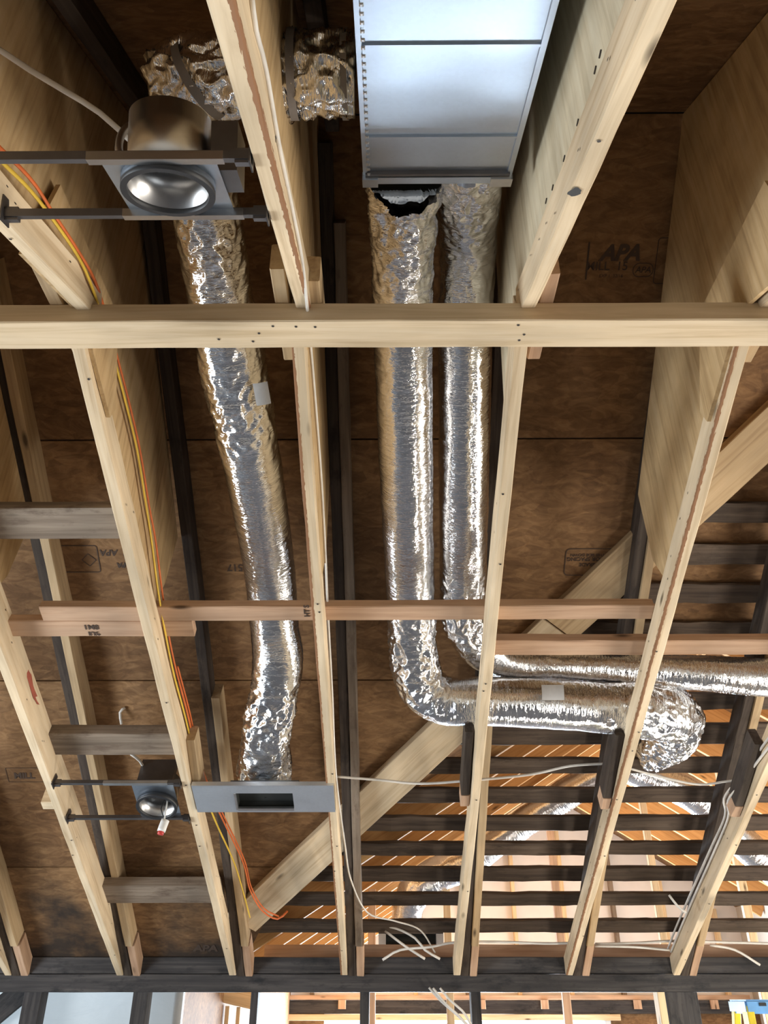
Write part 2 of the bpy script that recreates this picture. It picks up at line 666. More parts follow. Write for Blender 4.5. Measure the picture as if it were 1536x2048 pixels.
def duct(name, pts, crumple=0.006, rings=0.004, seg=96, step=0.005, parent=None, seed=0.0, loose=(), caps=True, mouth=0.0):
    """Foil-jacketed flexible duct: pts = [(world point, radius)]; real wrinkles in the skin; loose = [(arc fraction centre, width, extra)]."""
    P4 = [Vector((p.x, p.y, p.z, r)) for p, r in pts]
    path = spline(P4, step)
    fr = frames(path)
    o0 = path[0].xyz.copy()
    n = len(path)
    V, Fc, UV = [], [], []
    skip = set()
    s = 0.0
    tot = sum((path[i + 1].xyz - path[i].xyz).length for i in range(n - 1))
    for i, (p, (t, u, v)) in enumerate(zip(path, fr)):
        if i:
            s += (p.xyz - path[i - 1].xyz).length
        ex = 0.0
        for (fc, wd, amt) in loose:
            ex += amt * math.exp(-((s / tot - fc) / wd) ** 2)
        for j in range(seg + 1):
            a = 2 * PI * j / seg
            ca, sa = math.cos(a), math.sin(a)
            q = Vector((ca * 1.6, sa * 1.6, s * 34 + seed))
            n1 = noise.noise(q)
            q2 = Vector((ca * 2.2, sa * 2.2, s * 90 + seed))
            n2 = noise.noise(q2)
            q3 = Vector((ca * 1.3 + seed, sa * 1.3, s * 9))
            n3 = noise.noise(q3)
            d = rings * (0.5 - abs(n1) * 1.6) + rings * 0.4 * n2 + crumple * n3
            if ex > 1e-4:
                c1 = abs(noise.noise(Vector((ca * 2.4 + s * 9, sa * 2.4, s * 19 + seed))))
                c2 = abs(noise.noise(Vector((ca * 5 - s * 14, sa * 5 + s * 11, s * 42 + seed))))
                d += ex * (0.55 - 1.5 * c1 - 0.6 * c2 + 0.4 * n3)
            rr = p.w + d
            dn = -(u * ca + v * sa).dot(UPN)
            if mouth and s < mouth * max(0.0, dn) ** 1.5:
                skip.add((i, j))
            V.append(p.xyz - o0 + u * (rr * ca) + v * (rr * sa))
            UV.append((j / seg, s))
    k = seg + 1
    for i in range(n - 1):
        for j in range(seg):
            if (i, j) in skip:
                continue
            Fc.append((i * k + j, i * k + j + 1, (i + 1) * k + j + 1, (i + 1) * k + j))
    if caps:
        Fc.append(tuple(reversed(range(seg))))
        Fc.append(tuple(range((n - 1) * k, (n - 1) * k + seg)))
    return link_mesh(name, V, Fc, M['foil'], parent, Matrix.Translation(o0), uv=UV, smooth=True)


def pz(lst):
    """[(px, py, depth, diameter)] -> [(point, radius)]"""
    return [(onz(a, b, z), d / 2) for a, b, z, d in lst]


def ring_tube(name, mtx, r_out, r_in, z0, z1, mat, parent=None, seg=48):
    V, Fc = [], []
    for (r, z) in ((r_out, z0), (r_out, z1), (r_in, z1), (r_in, z0)):
        for j in range(seg):
            a = 2 * PI * j / seg
            V.append((r * math.cos(a), r * math.sin(a), z))
    for q in range(4):
        q2 = (q + 1) % 4
        for j in range(seg):
            j2 = (j + 1) % seg
            Fc.append((q * seg + j, q * seg + j2, q2 * seg + j2, q2 * seg + j))
    o = link_mesh(name, V, Fc, mat, parent, mtx)
    fix_normals(o)
    for p in o.data.polygons:
        p.use_smooth = abs(p.normal.z) < 0.5
    return o


def disc(name, mtx, r, z, mat, parent=None, seg=48, th=0.003):
    V = [(r * math.cos(2 * PI * j / seg), r * math.sin(2 * PI * j / seg), zz) for zz in (z, z + th) for j in range(seg)]
    Fc = [tuple(range(seg)), tuple(range(seg, 2 * seg))] + [(j, (j + 1) % seg, (j + 1) % seg + seg, j + seg) for j in range(seg)]
    o = link_mesh(name, V, Fc, mat, parent, mtx)
    fix_normals(o)
    return o


def text(body, mtx, size, mat, parent=None, name='stamp', shear=0.0, bold=0.0):
    cu = bpy.data.curves.new(name, 'FONT')
    cu.body = body
    cu.size = size
    cu.align_x = 'CENTER'
    cu.align_y = 'CENTER'
    cu.extrude = 0.0004
    cu.offset = bold
    cu.shear = shear
    tmp = bpy.data.objects.new(name, cu)
    C.objects.link(tmp)
    bpy.context.view_layer.update()
    me = bpy.data.meshes.new_from_object(tmp.evaluated_get(bpy.context.evaluated_depsgraph_get()))
    bpy.data.objects.remove(tmp)
    me.materials.clear()
    me.materials.append(mat)
    o = bpy.data.objects.new(name, me)
    C.objects.link(o)
    if parent is not None:
        o.parent = parent
        o.matrix_parent_inverse = parent.matrix_basis.inverted()
    o.matrix_basis = mtx
    return o


def rrect(name, mtx, w_, h_, r, t, mat, parent=None):
    """Rounded outline frame in the local XY plane."""
    def loop(w2, h2, r2):
        out = []
        for cx, cy, a0 in ((w2 - r2, h2 - r2, 0), (-w2 + r2, h2 - r2, 90), (-w2 + r2, -h2 + r2, 180), (w2 - r2, -h2 + r2, 270)):
            for q in range(5):
                a = math.radians(a0 + q * 22.5)
                out.append((cx + r2 * math.cos(a), cy + r2 * math.sin(a)))
        return out
    A, B = loop(w_ / 2, h_ / 2, r), loop(w_ / 2 - t, h_ / 2 - t, max(r - t, 0.001))
    n = len(A)
    V = [(x, y, z) for z in (0, 0.0006) for x, y in A + B]
    Fc = []
    for i in range(n):
        j = (i + 1) % n
        Fc += [(i, j, j + n, i + n), (i + 2 * n, i + 3 * n, j + 3 * n, j + 2 * n)]
    return link_mesh(name, V, Fc, mat, parent, mtx)


# ------------------------------------------------------------------ the setting: floor, walls, roof skin
XW = 4.2
YN = -1.95
GAB = 11.0
struct(box('floor', (-XW, YN, -0.06), (XW, GAB + 0.2, 0), M['concrete']))
WING_M, WING_X, WING_H, GAB = 0.62, 2.15, 2.04, 11.0


def wing_up(x, off=0.0):
    return WING_H - WING_M * abs(WING_X - x) + off


# valley line on the sheathing plane, measured at its two ends
VA, VB = roof(490, 1832, SHEATH), roof(1545, 848, SHEATH)


def valley_x(y):
    t = (y - VA.y) / (VB.y - VA.y)
    return VA.x + (VB.x - VA.x) * t


seams = [YR, 2.633, 3.597, 4.58, 5.29]
sheets = []
for i in range(4):
    y0, y1 = seams[i] + 0.003, seams[i + 1] - 0.003
    q = [(-XW, y0), (min(XW, valley_x(y0) - 0.02), y0), (min(XW, max(-0.86, valley_x(y1) - 0.02)), y1), (-XW, y1)]
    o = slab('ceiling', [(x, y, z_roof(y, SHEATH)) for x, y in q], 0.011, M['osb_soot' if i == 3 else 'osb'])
    sheets.append(struct(o))
nseams = [YR, 0.70, -0.28, -1.26, -2.1]
for i in range(4):
    y0, y1 = nseams[i] - 0.003, nseams[i + 1] + 0.003
    o = slab('ceiling', [(x, y, z_nroof(y, SHEATH)) for x, y in ((-XW, y0), (XW, y0), (XW, y1), (-XW, y1))], 0.011, M['osb'])
    sheets.append(struct(o))
# roof paper above, so the seams stay dark
q = [(-XW, YR), (min(XW, valley_x(YR)), YR), (-0.75, 4.95), (-0.9, 5.29), (-XW, 5.29)]
struct(slab('ceiling', [(x, y, z_roof(y, SHEATH + 0.02)) for x, y in q], 0.004, M['paper']))
struct(slab('ceiling', [(x, y, z_nroof(y, SHEATH + 0.02)) for x, y in ((-XW, YR + 0.02), (XW, YR + 0.02), (XW, -2.2), (-XW, -2.2))], 0.004, M['paper']))


q = [(valley_x(YR) - 0.3, YR + 0.02), (XW, YR + 0.02), (XW, 3.46), (valley_x(3.46) - 0.02, 3.46)]
struct(slab('ceiling', [(x, y, z_roof(y, SHEATH + 0.085)) for x, y in q], 0.012, M['osb']))


def wall_panel(name, lo, hi, mat=None):
    return struct(box(name, lo, hi, mat or M['drywall']))


# side walls (out of frame), near wall with two windows
for s, nm in ((-1, 'wall_left'), (1, 'wall_right')):
    if s < 0:
        wall_panel(nm, (-XW - 0.1, YN, 0), (-XW, 5.6, 0.55))
        wall_panel(nm, (-XW - 0.1, YN, 1.85), (-XW, 5.6, 4.6))
        wall_panel(nm, (-XW - 0.1, YN, 0.55), (-XW, 1.2, 1.85))
        wall_panel(nm, (-XW - 0.1, 3.4, 0.55), (-XW, 5.6, 1.85))
    else:
        wall_panel(nm, (XW, YN, 0), (XW + 0.1, GAB + 0.2, 0.55))
        wall_panel(nm, (XW, YN, 1.85), (XW + 0.1, GAB + 0.2, 4.8))
        wall_panel(nm, (XW, YN, 0.55), (XW + 0.1, 1.0, 1.85))
        wall_panel(nm, (XW, 3.2, 0.55), (XW + 0.1, 5.3, 1.85))
        wall_panel(nm, (XW, 7.9, 0.55), (XW + 0.1, GAB + 0.2, 1.85))
wall_panel('wall_near', (-XW, YN - 0.1, 0), (XW, YN, 2.3))

# far wall left of the wing: white house wrap fixed outside the studs
V = [(-XW, 5.31, 0), (-1.14, 5.31, 0), (-1.14, 5.31, 2.06), (-XW, 5.31, 2.06)]
struct(link_mesh('wall_far', V, [(0, 1, 2, 3)], M['wrap']))
struct(box('wall_far', (-XW, 5.30, 2.06), (-1.14, 5.34, 2.4), M['osb']))
# wing gable wall: wrap above the header, glazed door below
gx0, gx1 = WING_X - (WING_H - 0.0) / WING_M - 0.1, XW
gz = [(-1.26, 1.72), (gx1, 1.72), (gx1, H + wing_up(gx1) + 0.25), (WING_X, H + WING_H + 0.25), (-1.26, H + 0.35), (-1.1, H + wing_up(-1.1) + 0.25)]
o = link_mesh('wall_gable', [(x, GAB + 0.095, z) for x, z in gz], [(0, 1, 2, 3, 4, 5)], M['wrap_in'])
struct(o)
wall_panel('wall_gable', (-1.26, GAB, 0), (-0.75, GAB + 0.1, 1.72), M['osb'])
wall_panel('wall_gable', (2.5, GAB, 0), (XW, GAB + 0.1, 1.72), M['osb'])
wall_panel('wall_wing', (-1.20, 5.32, 0), (-1.145, GAB, 2.05), M['osb'])
wf = struct(bpy.data.objects.new('door_1', None))
C.objects.link(wf)
for x0, x1 in ((-0.75, -0.69), (0.84, 0.92), (2.44, 2.5)):
    box('door_frame', (x0, GAB, 0.08), (x1, GAB + 0.08, 1.66), M['glass'], wf)
box('door_frame', (-0.75, GAB, 0.02), (2.5, GAB + 0.08, 0.08), M['glass'], wf)
box('door_frame', (-0.75, GAB, 1.66), (2.5, GAB + 0.08, 1.72), M['glass'], wf)

struct(slab('ceiling', [(-1.27, 5.36, 2.06), (-1.1, 5.36, 2.06), (-1.1, GAB, 2.06), (-1.27, GAB, 2.06)], 0.012, M['osb']))
# wing roof skin above its rafters
for s in (-1, 1):
    xe = -1.15 if s < 0 else 5.0
    y0 = 1.7
    if s < 0:
        pts = [(WING_X, 3.3), (WING_X, GAB + 0.1), (xe, GAB + 0.1), (xe, 5.3), (-0.55, 4.75), (0.75, 3.42)]
    else:
        pts = [(WING_X, 3.3), (xe, 3.3), (xe, GAB + 0.1), (WING_X, GAB + 0.1)]
    struct(slab('ceiling', [(x, y, H + wing_up(x, 0.20)) for x, y in pts], 0.012, M['osb']))

# ------------------------------------------------------------------ ceiling joists, rafters, plywood webs
XS = {'Z': -2.075, 'A': -1.465, 'B': -0.853, 'C': -0.247, 'D': 0.365, 'E': 0.975, 'F': 1.555}
XN = {'Z': -2.02, 'A': -1.41, 'B': -0.80, 'C': -0.222, 'D': 0.367, 'E': 0.99, 'F': 1.60}
WH = {'Z': 'at the far left edge of the picture', 'A': 'left of the small recessed light, red stained', 'B': 'with the yellow and orange cables along it',
      'C': 'between the single duct and the twin ducts', 'D': 'just right of the twin foil ducts', 'E': 'in front of the bent duct end',
      'F': 'carrying two white cables'}
WS = {'Z': 'at the left picture edge', 'A': 'above the small recessed light', 'B': 'by the yellow and orange cables', 'C': 'between the single duct and twin ducts',
      'D': 'right of the twin ducts', 'E': 'by the bent duct end', 'F': 'by the two white cables'}
cs, ss = math.cos(math.atan(S)), math.sin(math.atan(S))
UPF, UPN = Vector((0, ss, cs)), Vector((0, -ss, cs))
UPR = Vector((0, math.sin(math.atan(S2)), math.cos(math.atan(S2))))
UPNR = Vector((0, -UPR.y, UPR.z))
TW, TH = 0.038, 0.089
for k in 'ZABCDEF':
    x, xn = XS[k], XN[k]
    m_ = M['wane'] if k in 'CE' else M['pale']
    o = board('ceiling_joist', (x + (0.075 if k == 'A' else 0), YA - 0.02, z_far(YA - 0.02)), (x, YP, z_far(YP)), TW, TH if k != 'A' else 0.135, m_, UPF, cut_b=S, nails=rnd_nails(3.7, 6) + rnd_nails(3.7, 14, 'l' if x > 0 else 'r'))
    oa = o
    tag(o, 'pale sloping joist, far ceiling side, ' + WH[k], 'joist', 'ceiling joists of the far slope')
    o = board('ceiling_joist', (xn, YA + 0.02, z_near(YA + 0.02)), (xn, -1.7, z_near(-1.7)), TW, TH, M['wane'] if k == 'C' else M['pale'], UPN, nails=rnd_nails(3.5, 4) + rnd_nails(1.6, 12, 'r' if x > 0 else 'l'))
    lab = {'B': 'pale joist of the near slope with steel light bars and orange cable on it', 'C': 'pale joist of the near slope between the large recessed can and the sheet metal trunk',
           'D': 'pale joist of the near slope with a dark knot, right of the sheet metal trunk', 'E': 'pale joist of the near slope at the right edge above the beam'}.get(k)
    tag(o, lab or 'pale joist of the near slope ' + WS[k], 'joist', 'ceiling joists of the near slope')
    if k == 'A':
        ja = oa
    if k == 'D':
        o.name = 'near_joist_d'
    # old dark rafters beside, and newer sister rafters
    dx = 0.042
    xo = x + dx
    o = board('old_rafter', (xo, YR + 0.02, z_roof(YR + 0.02)), (xo, YP + 0.06, z_roof(YP + 0.06)), 0.044, SHEATH * 0.83, M['old'], UPR, cut_b=S2)
    tag(o, 'old dark brown rafter under the far roof boards ' + WS[k], 'rafter', 'old rafters of the far slope')
    xno = xn + (-0.050 if k == 'D' else 0.046)
    o = board('old_rafter', (xno, YR - 0.02, z_nroof(YR - 0.02)), (xno, -1.75, z_nroof(-1.75)), 0.044, SHEATH * 0.83, M['old'], UPNR)
    tag(o, 'old dark rafter under the near roof boards ' + WS[k], 'rafter', 'old rafters of the near slope')
    ytop = {'Z': 1.75, 'A': 2.0, 'B': 3.56, 'C': 1.9, 'D': 3.3, 'E': 1.9, 'F': 2.3}[k]
    xs_ = x + dx + 0.042
    o = board('sister_rafter', (xs_, ytop, z_roof(ytop, -0.012)), (xs_, 4.92, z_roof(4.92, -0.012)), 0.038, 0.10, M['sister'] if k != 'C' else M['grey'], UPR)
    tag(o, 'newer tan rafter along the old rafter ' + WS[k], 'rafter', 'sister rafters of the far slope')
    o = board('rafter_tail', (xs_ + 0.004, 4.935, z_roof(4.935, 0.0)), (xs_ + 0.004, 5.16, z_roof(5.16, 0.0)), 0.04, 0.085, M['pink'], UPR, cut_b=S2)
    tag(o, 'short tan block below the cut rafter end ' + WS[k], 'block', 'short blocks on the wall plate')

# plywood webs joining joist and roof
tp = TH / cs * 0.5


def web(key, yfar_low, yfar_top, ynear, label, mid=0.12, cat='plywood panel'):
    x = (XS[key] + XN[key]) / 2 if key != 'B' else XS[key] + 0.0
    pts = [(YA, H + U_A + tp), (yfar_low, z_far(yfar_low, tp)), (yfar_low + mid, z_far(yfar_low + mid, 0.27 if mid > 0 else 0.18)), (yfar_top, z_roof(yfar_top, 0.0)), (YR, z_roof(YR, 0.10)), (ynear, z_nroof(ynear, 0.10)), (ynear, z_near(ynear, tp))]
    o = prism_x('plywood_web', pts, x, 0.012, M['ply_pale' if key in 'D' else 'ply'])
    return tag(o, label, cat, 'plywood webs')


web('B', 2.70, 2.90, -0.6, 'large plywood panel with upright grain above the joist with coloured cables')
web('C', 2.55, 2.70, -0.6, 'plywood panel between the single duct and the twin ducts')
dweb = web('D', 2.10, 1.90, -0.6, 'pale plywood panel with staples right of the sheet metal trunk', mid=-0.06)
web('E', 2.60, 2.75, -0.6, 'warm lit plywood panel at the upper right above the right joists')
web('A', 2.66, 2.85, -0.6, 'plywood panel end at the left edge above the red stained joist')
# staples on the panel right of the trunk
for a, b in ((1240, 57), (1190, 140), (1215, 165), (1180, 202), (1155, 245), (1178, 252), (1140, 303), (1105, 375), (1092, 402), (1128, 317), (1200, 108), (1230, 90)):
    q_ = atX(a, b, dweb.location.x - 0.0075)
    lbox('staple', Matrix.Translation(q_), (-.001, -.007, -.0015), (.001, .007, .0015), M['nail'], dweb)
kp = near(1150, 384, -0.0015)
V = []
for q_ in range(14):
    a = 2 * PI * q_ / 14
    r_ = .016 * R.uniform(.65, 1.15)
    V.append(Vector((r_ * math.cos(a) * .9, r_ * 1.1 * math.sin(a) * cs, r_ * 1.1 * math.sin(a) * ss)))
kn = link_mesh('knot', V, [tuple(range(14))], M['wire_black'], bpy.data.objects['near_joist_d'], Matrix.Translation(kp))
kn['label'] = 'black resin knot'
kr = atX(64, 1372, XS['A'] + 0.0205 + 0.075 * (YP - 3.05) / (YP - YA))
V = [kr * 0.0 + Vector((0, 0.10 * math.cos(a) * R.uniform(.6, 1.1), -0.10 * S * math.cos(a) + .022 * math.sin(a) * R.uniform(.5, 1.1))) for a in [2 * PI * q_ / 22 for q_ in range(22)]]
o = link_mesh('red_stain', V, [tuple(range(22))], simple('red_paint_stain', (0.42, 0.11, 0.07), 0.8), ja, Matrix.Translation(kr))
o['label'] = 'red paint stain'
bpy.data.objects['near_joist_d'].name = 'ceiling_joist'
# gussets at the apex
for key, yl in (('E', 2.0), ('B', 1.98)):
    sx = -1 if XS[key] > 0 else 1
    x = XS[key] + sx * 0.026
    pts = [(1.30, z_near(1.30, 0.01)), (YA, H + U_A + 0.01), (yl - 0.03, z_far(yl - 0.03, 0.03)), (yl, z_far(yl, 0.10)), (1.85, z_far(1.85, 0.30)), (1.36, z_near(1.36, 0.30))]
    o = prism_x('gusset_plate', pts, x, 0.012, M['ply'])
    tag(o, 'pale plywood gusset with cut corners at the ridge ' + WS[key], 'gusset', 'gusset plates')

# short blocks beside the joists over the ridge beam
BT = H + 1.578
for key, sd, y0, y1 in (('B', -1, 1.42, 1.78), ('C', -1, 1.47, 1.81), ('C', 1, 1.51, 1.72), ('D', 1, 1.49, 1.81), ('E', 1, 1.47, 1.83)):
    x = XS[key] + sd * (0.04 if key != 'C' else 0.043) + (0.02 if key == 'B' else 0.012)
    o = board('ridge_block', (x, y0, BT), (x, y1, BT), 0.038, 0.09, M['pink'] if key == 'D' else M['sister'])
    tag(o, 'short block over the ridge beam, %s of joist %s' % ('left' if sd < 0 else 'right', WS[key]), 'block', 'blocks over the ridge beam')

# ------------------------------------------------------------------ ridge beam and cross boards
yb = 1.640
o = board('ridge_beam', (-2.6, yb, BT - 0.063), (2.2, yb, BT - 0.063), 0.104, 0.063, M['beam'], nails=[(t, s, 'b') for t, s in ((1.06, .6), (1.1, -.1), (1.13, -.8), (2.24, .5), (2.26, -.2), (2.3, -.8), (2.36, -.75), (2.41, -.72), (2.15, .3), (2.95, .5), (2.96, 0), (2.94, -.8), (3.6, -.6))], step=0.2)
tag(o, 'pale horizontal beam under the ridge spanning the whole picture width', 'beam')


def flat_board(name, p0, p1, py_top, py_bot, th, mat, label, px_l, px_r, off=0.097, grp=None, cat='cross board', nails=()):
    """Cross board lying flat on top of the joists."""
    a, b = far((px_l + px_r) / 2, py_top, off), far((px_l + px_r) / 2, py_bot, off)
    yc, wd = (a.y + b.y) / 2, (a.y - b.y) / cs
    wd = abs(wd)
    A, B = Vector((p0, yc, z_far(yc, off))), Vector((p1, yc, z_far(yc, off)))
    o = board(name, A, B, wd, th, mat, UPF, nails=nails)
    return tag(o, label, cat, grp)


def fx(px, py, off=0.097):
    return far(px, py, off).x


G = 'cross boards over the joists'
flat_board('cross_board', fx(-220, 1045), fx(250, 1045), 1016, 1078, 0.04, M['grey'], 'weathered grey board crossing at the left picture edge, topmost of the grey ones', 0, 245, grp=G)
cb1 = flat_board('cross_board', fx(80, 1222), fx(1306, 1222), 1213, 1241, 0.038, M['pink'], 'long pinkish cross board passing under all three foil ducts', 80, 1300, grp=G)
cb2 = flat_board('cross_board', fx(18, 1256), fx(386, 1256), 1242, 1273, 0.038, M['pink'], 'short pinkish cross board with stamped letters, left of the single duct', 30, 386, grp=G)
flat_board('cross_board', fx(985, 1290), fx(1620, 1290), 1281, 1310, 0.038, M['pink'], 'pinkish cross board just above the two level foil ducts at the right', 1000, 1536, grp=G)
flat_board('cross_board', fx(84, 1488), fx(352, 1488), 1468, 1510, 0.05, M['grey'], 'weathered grey cross board above the small recessed light', 85, 345, grp=G)
flat_board('cross_board', fx(194, 1785), fx(440, 1785), 1772, 1806, 0.05, M['grey'], 'weathered grey cross board, lowest one, under the small recessed light', 195, 430, grp=G)

# ------------------------------------------------------------------ old skip sheathing over the wing opening, valley boards
ys = []
for pyc in (1858, 1804, 1754, 1703, 1652, 1596, 1537, 1474):
    ys.append(roof(1100, pyc, 0.14).y)
dy = (ys[0] - ys[-1]) / 7
for i in range(1, 7):
    ys.append(ys[7] - dy * i * 1.02)
nm = ['lowest', 'second', 'third', 'fourth', 'fifth', 'sixth', 'seventh', 'eighth', 'ninth', 'tenth', 'eleventh', 'twelfth', 'thirteenth', 'fourteenth']
for i, y in enumerate(ys):
    x0 = valley_x(y) + 0.02
    if x0 > 3.0:
        continue
    z = z_roof(y, 0.15)
    o = board('skip_sheathing_board', (x0 - 0.1, y, z), (3.4, y + R.uniform(-0.012, 0.012), z), R.uniform(0.085, 0.1) if i != 7 else 0.12, 0.02, M['slat'], UPR, jit=0.003, step=0.09)
    tag(o, 'old dark roof slat with ragged edges over the bright wing, %s from the wall plate' % nm[i], 'slat', 'old roof slats')
vm = (VB - VA).normalized()
perp = UPR.cross(vm).normalized()
mid = VA + (VB - VA) * 0.50
a, b = VA - vm * 0.02, VA + (VB - VA) * 0.665
VO = UPR * -0.037
o = board('valley_board', a + VO, b + VO, 0.185, 0.036, M['pale'], UPR, cut_a=0.0)
tag(o, 'wide pale diagonal board rising from the wall plate behind the joists', 'valley board', 'valley boards')
o = board('valley_board', b + vm * 0.01 + VO, VB + vm * 0.4 + VO, 0.185, 0.036, M['sister'], UPR)
tag(o, 'dim diagonal board at the right edge, upper piece of the valley', 'valley board', 'valley boards')

# hangers between rafter and joist
for key, sd, pa, pb, lab in (('D', -1, (932, 1478), (934, 1600), 'dark hanger block beside the joist right of the twin ducts'),
                             ('E', -1, (1206, 1475), (1212, 1606), 'dark hanger block beside the joist that crosses the bent duct end'),
                             ('F', -1, (1400, 1500), (1470, 1622), 'dark hanger block beside the joist with two white cables'),
                             ('B', 1, (388, 1500), (408, 1575), 'brown hanger block beside the joist above the metal register box')):
    x = XS[key] + sd * 0.039
    yb_ = far(pb[0], pb[1], 0.0).y
    ytp = yb_ - (0.33 if key != 'B' else 0.20)
    o = board('hanger_block', (x, ytp, z_far(ytp, 0.06)), (x, yb_, z_far(yb_, 0.02)), 0.036, 0.085, M['old'] if key != 'B' else M['sister'], UPF)
    tag(o, lab, 'block', 'hanger blocks')
    o2 = board('hanger_end', (x, yb_ + 0.002, z_far(yb_ + 0.002, 0.018)), (x, yb_ + 0.07, z_far(yb_ + 0.07, 0.018)), 0.038, 0.07, M['pink'], UPF, o)
    o2['label'] = 'pale cut end'

a, b = far(84, 1612, .02), far(112, 1612, .02)
o = board('joist_block', (a.x, a.y, a.z), (b.x, b.y, b.z), 0.05, 0.085, M['pale'], UPF)
tag(o, 'small pale block on the outer side of the red stained joist', 'block')

# ------------------------------------------------------------------ wall plate, studs
z0, z1 = H + 0.036, H + 0.206
p = empty('wall_plate', (0.6, YP + 0.07, z0), 'charred dark double wall plate carrying all lower joist ends', 'wall plate')
board('lower_plate', (-XW, YP + 0.075, z0), (XW, YP + 0.075, z0), 0.14, 0.085, M['plate'], parent=p, step=0.2)
board('upper_plate', (-XW, YP + 0.08, z0 + 0.087), (XW, YP + 0.08, z0 + 0.087), 0.13, 0.08, M['plate'], parent=p, step=0.2)
o = board('wing_plate', (-0.72, 5.42, H + 0.19), (4.0, 5.42, H + 0.19), 0.14, 0.085, M['pink'], step=0.2)
tag(o, 'pinkish new plate lying behind the charred wall plate', 'wall plate')
for i, (pl, pr, lab) in enumerate(((42, 78, 'old dark wall stud at the left picture edge in front of white wrap'), (262, 292, 'old dark wall stud between two white wrap panels'),
                                   (500, 514, 'dark wall stud right of the pale stair lumber'), (720, 738, 'dark wall stud under the joist between the ducts'),
                                   (943, 963, 'dark wall stud beside the hanging white cables'), (1338, 1400, 'wide dark post under the plate left of the ladder'))):
    a, b = atY(pl, 2000, YP), atY(pr, 2000, YP)
    o = board('wall_stud', ((a.x + b.x) / 2, YP + 0.075, 0.0), ((a.x + b.x) / 2, YP + 0.075, z0), 0.10, abs(b.x - a.x), M['plate'], up=(1, 0, 0), anchor='center', step=0.3)
    tag(o, lab, 'stud', 'wall studs under the plate')
o = board('wall_stud', (atY(1327, 2000, YP).x, YP + 0.07, 0), (atY(1327, 2000, YP).x, YP + 0.07, z0), 0.09, 0.04, M['stud'], up=(1, 0, 0), anchor='center')
tag(o, 'pale new stud against the wide dark post', 'stud', 'wall studs under the plate')
# a dark diagonal brace at the lower left
o = board('wall_brace', (-2.75, YP + 0.12, 1.2), (-1.95, YP + 0.12, 1.88), 0.03, 0.12, M['plate'])
tag(o, 'dark diagonal brace at the lower left corner in front of white wrap', 'brace')

# ------------------------------------------------------------------ wing beyond: rafters, ridge, studs, header
n_r = 0
ordn = lambda i: ['first', 'second', 'third', 'fourth', 'fifth', 'sixth', 'seventh', 'eighth', 'ninth', 'tenth', 'eleventh', 'twelfth', 'thirteenth', 'fourteenth', 'fifteenth', 'sixteenth', 'seventeenth', 'eighteenth'][i]
UL = Vector((-WING_M, 0, 1)).normalized()
URR = Vector((WING_M, 0, 1)).normalized()
yy = [3.56 + 0.56 * i for i in range(13)]
for s in (-1, 1):
    for i, y in enumerate(yy):
        xe = -0.95 if s < 0 else 4.15
        if y < 5.2:      # jack rafters stop on the main roof
            lim = None
            x = WING_X
            while abs(x - WING_X) < abs(xe - WING_X):
                x += s * 0.02
                if H + wing_up(x) < z_roof(y, 0.19):
                    break
            xe = x
            if abs(xe - WING_X) < 0.25:
                continue
        a = Vector((WING_X + s * 0.02, y, H + wing_up(WING_X + s * 0.02)))
        b = Vector((xe, y, H + wing_up(xe)))
        o = board('wing_rafter', a, b, 0.038, 0.185, M['orange'], UL if s < 0 else URR, step=0.4)
        tag(o, 'new orange wing rafter seen through the slats, %s slope, %s from the valley' % ('left' if s < 0 else 'right', ordn(i)), 'rafter', 'wing rafters')
o = board('wing_ridge_board', (WING_X, 3.5, H + WING_H - 0.01), (WING_X, GAB, H + WING_H - 0.01), 0.03, 0.2, M['orange'])
tag(o, 'orange ridge board of the wing beyond the slats', 'ridge board')
xg = -0.9
i = 0
while xg < 4.1:
    zt = H + wing_up(xg) - 0.01
    o = board('gable_stud', (xg, GAB + 0.035, 1.86), (xg, GAB + 0.035, zt), 0.09, 0.045, M['stud'] if i % 3 else M['grey'], up=(1, 0, 0), anchor='center', step=0.5)
    tag(o, 'gable wall stud on white wrap seen through the slats, %s from the left' % ordn(i), 'stud', 'gable wall studs')
    xg += 0.60
    i += 1
o = board('door_header', (-1.2, GAB - 0.04, H - 0.135), (4.1, GAB - 0.04, H - 0.135), 0.05, 0.13, M['plate'], step=0.4)
tag(o, 'dark header board above the wing door at the bottom of the picture', 'header')
o = board('header_plate', (-1.2, GAB - 0.03, H + 0.002), (4.1, GAB - 0.03, H + 0.002), 0.09, 0.045, M['pink'], step=0.4)
tag(o, 'pinkish plate lying on the dark header board', 'plate')
o = board('door_head_trim', (-1.2, GAB - 0.05, H - 0.20), (2.6, GAB - 0.05, H - 0.20), 0.06, 0.06, M['stud'], step=0.4)
tag(o, 'bright pale board under the dark header board', 'board')
for i, px in enumerate((684, 964, 1090, 1276, 1430)):
    a = atY(px, 2015, GAB - 0.09)
    o = board('header_block', (a.x, GAB - 0.09, H - 0.09), (a.x, GAB - 0.09, H + 0.0), 0.04, 0.085, M['pink'], up=(1, 0, 0), anchor='center')
    tag(o, 'small pinkish block on the dark header board, %s from the left' % ordn(i), 'block', 'header blocks')
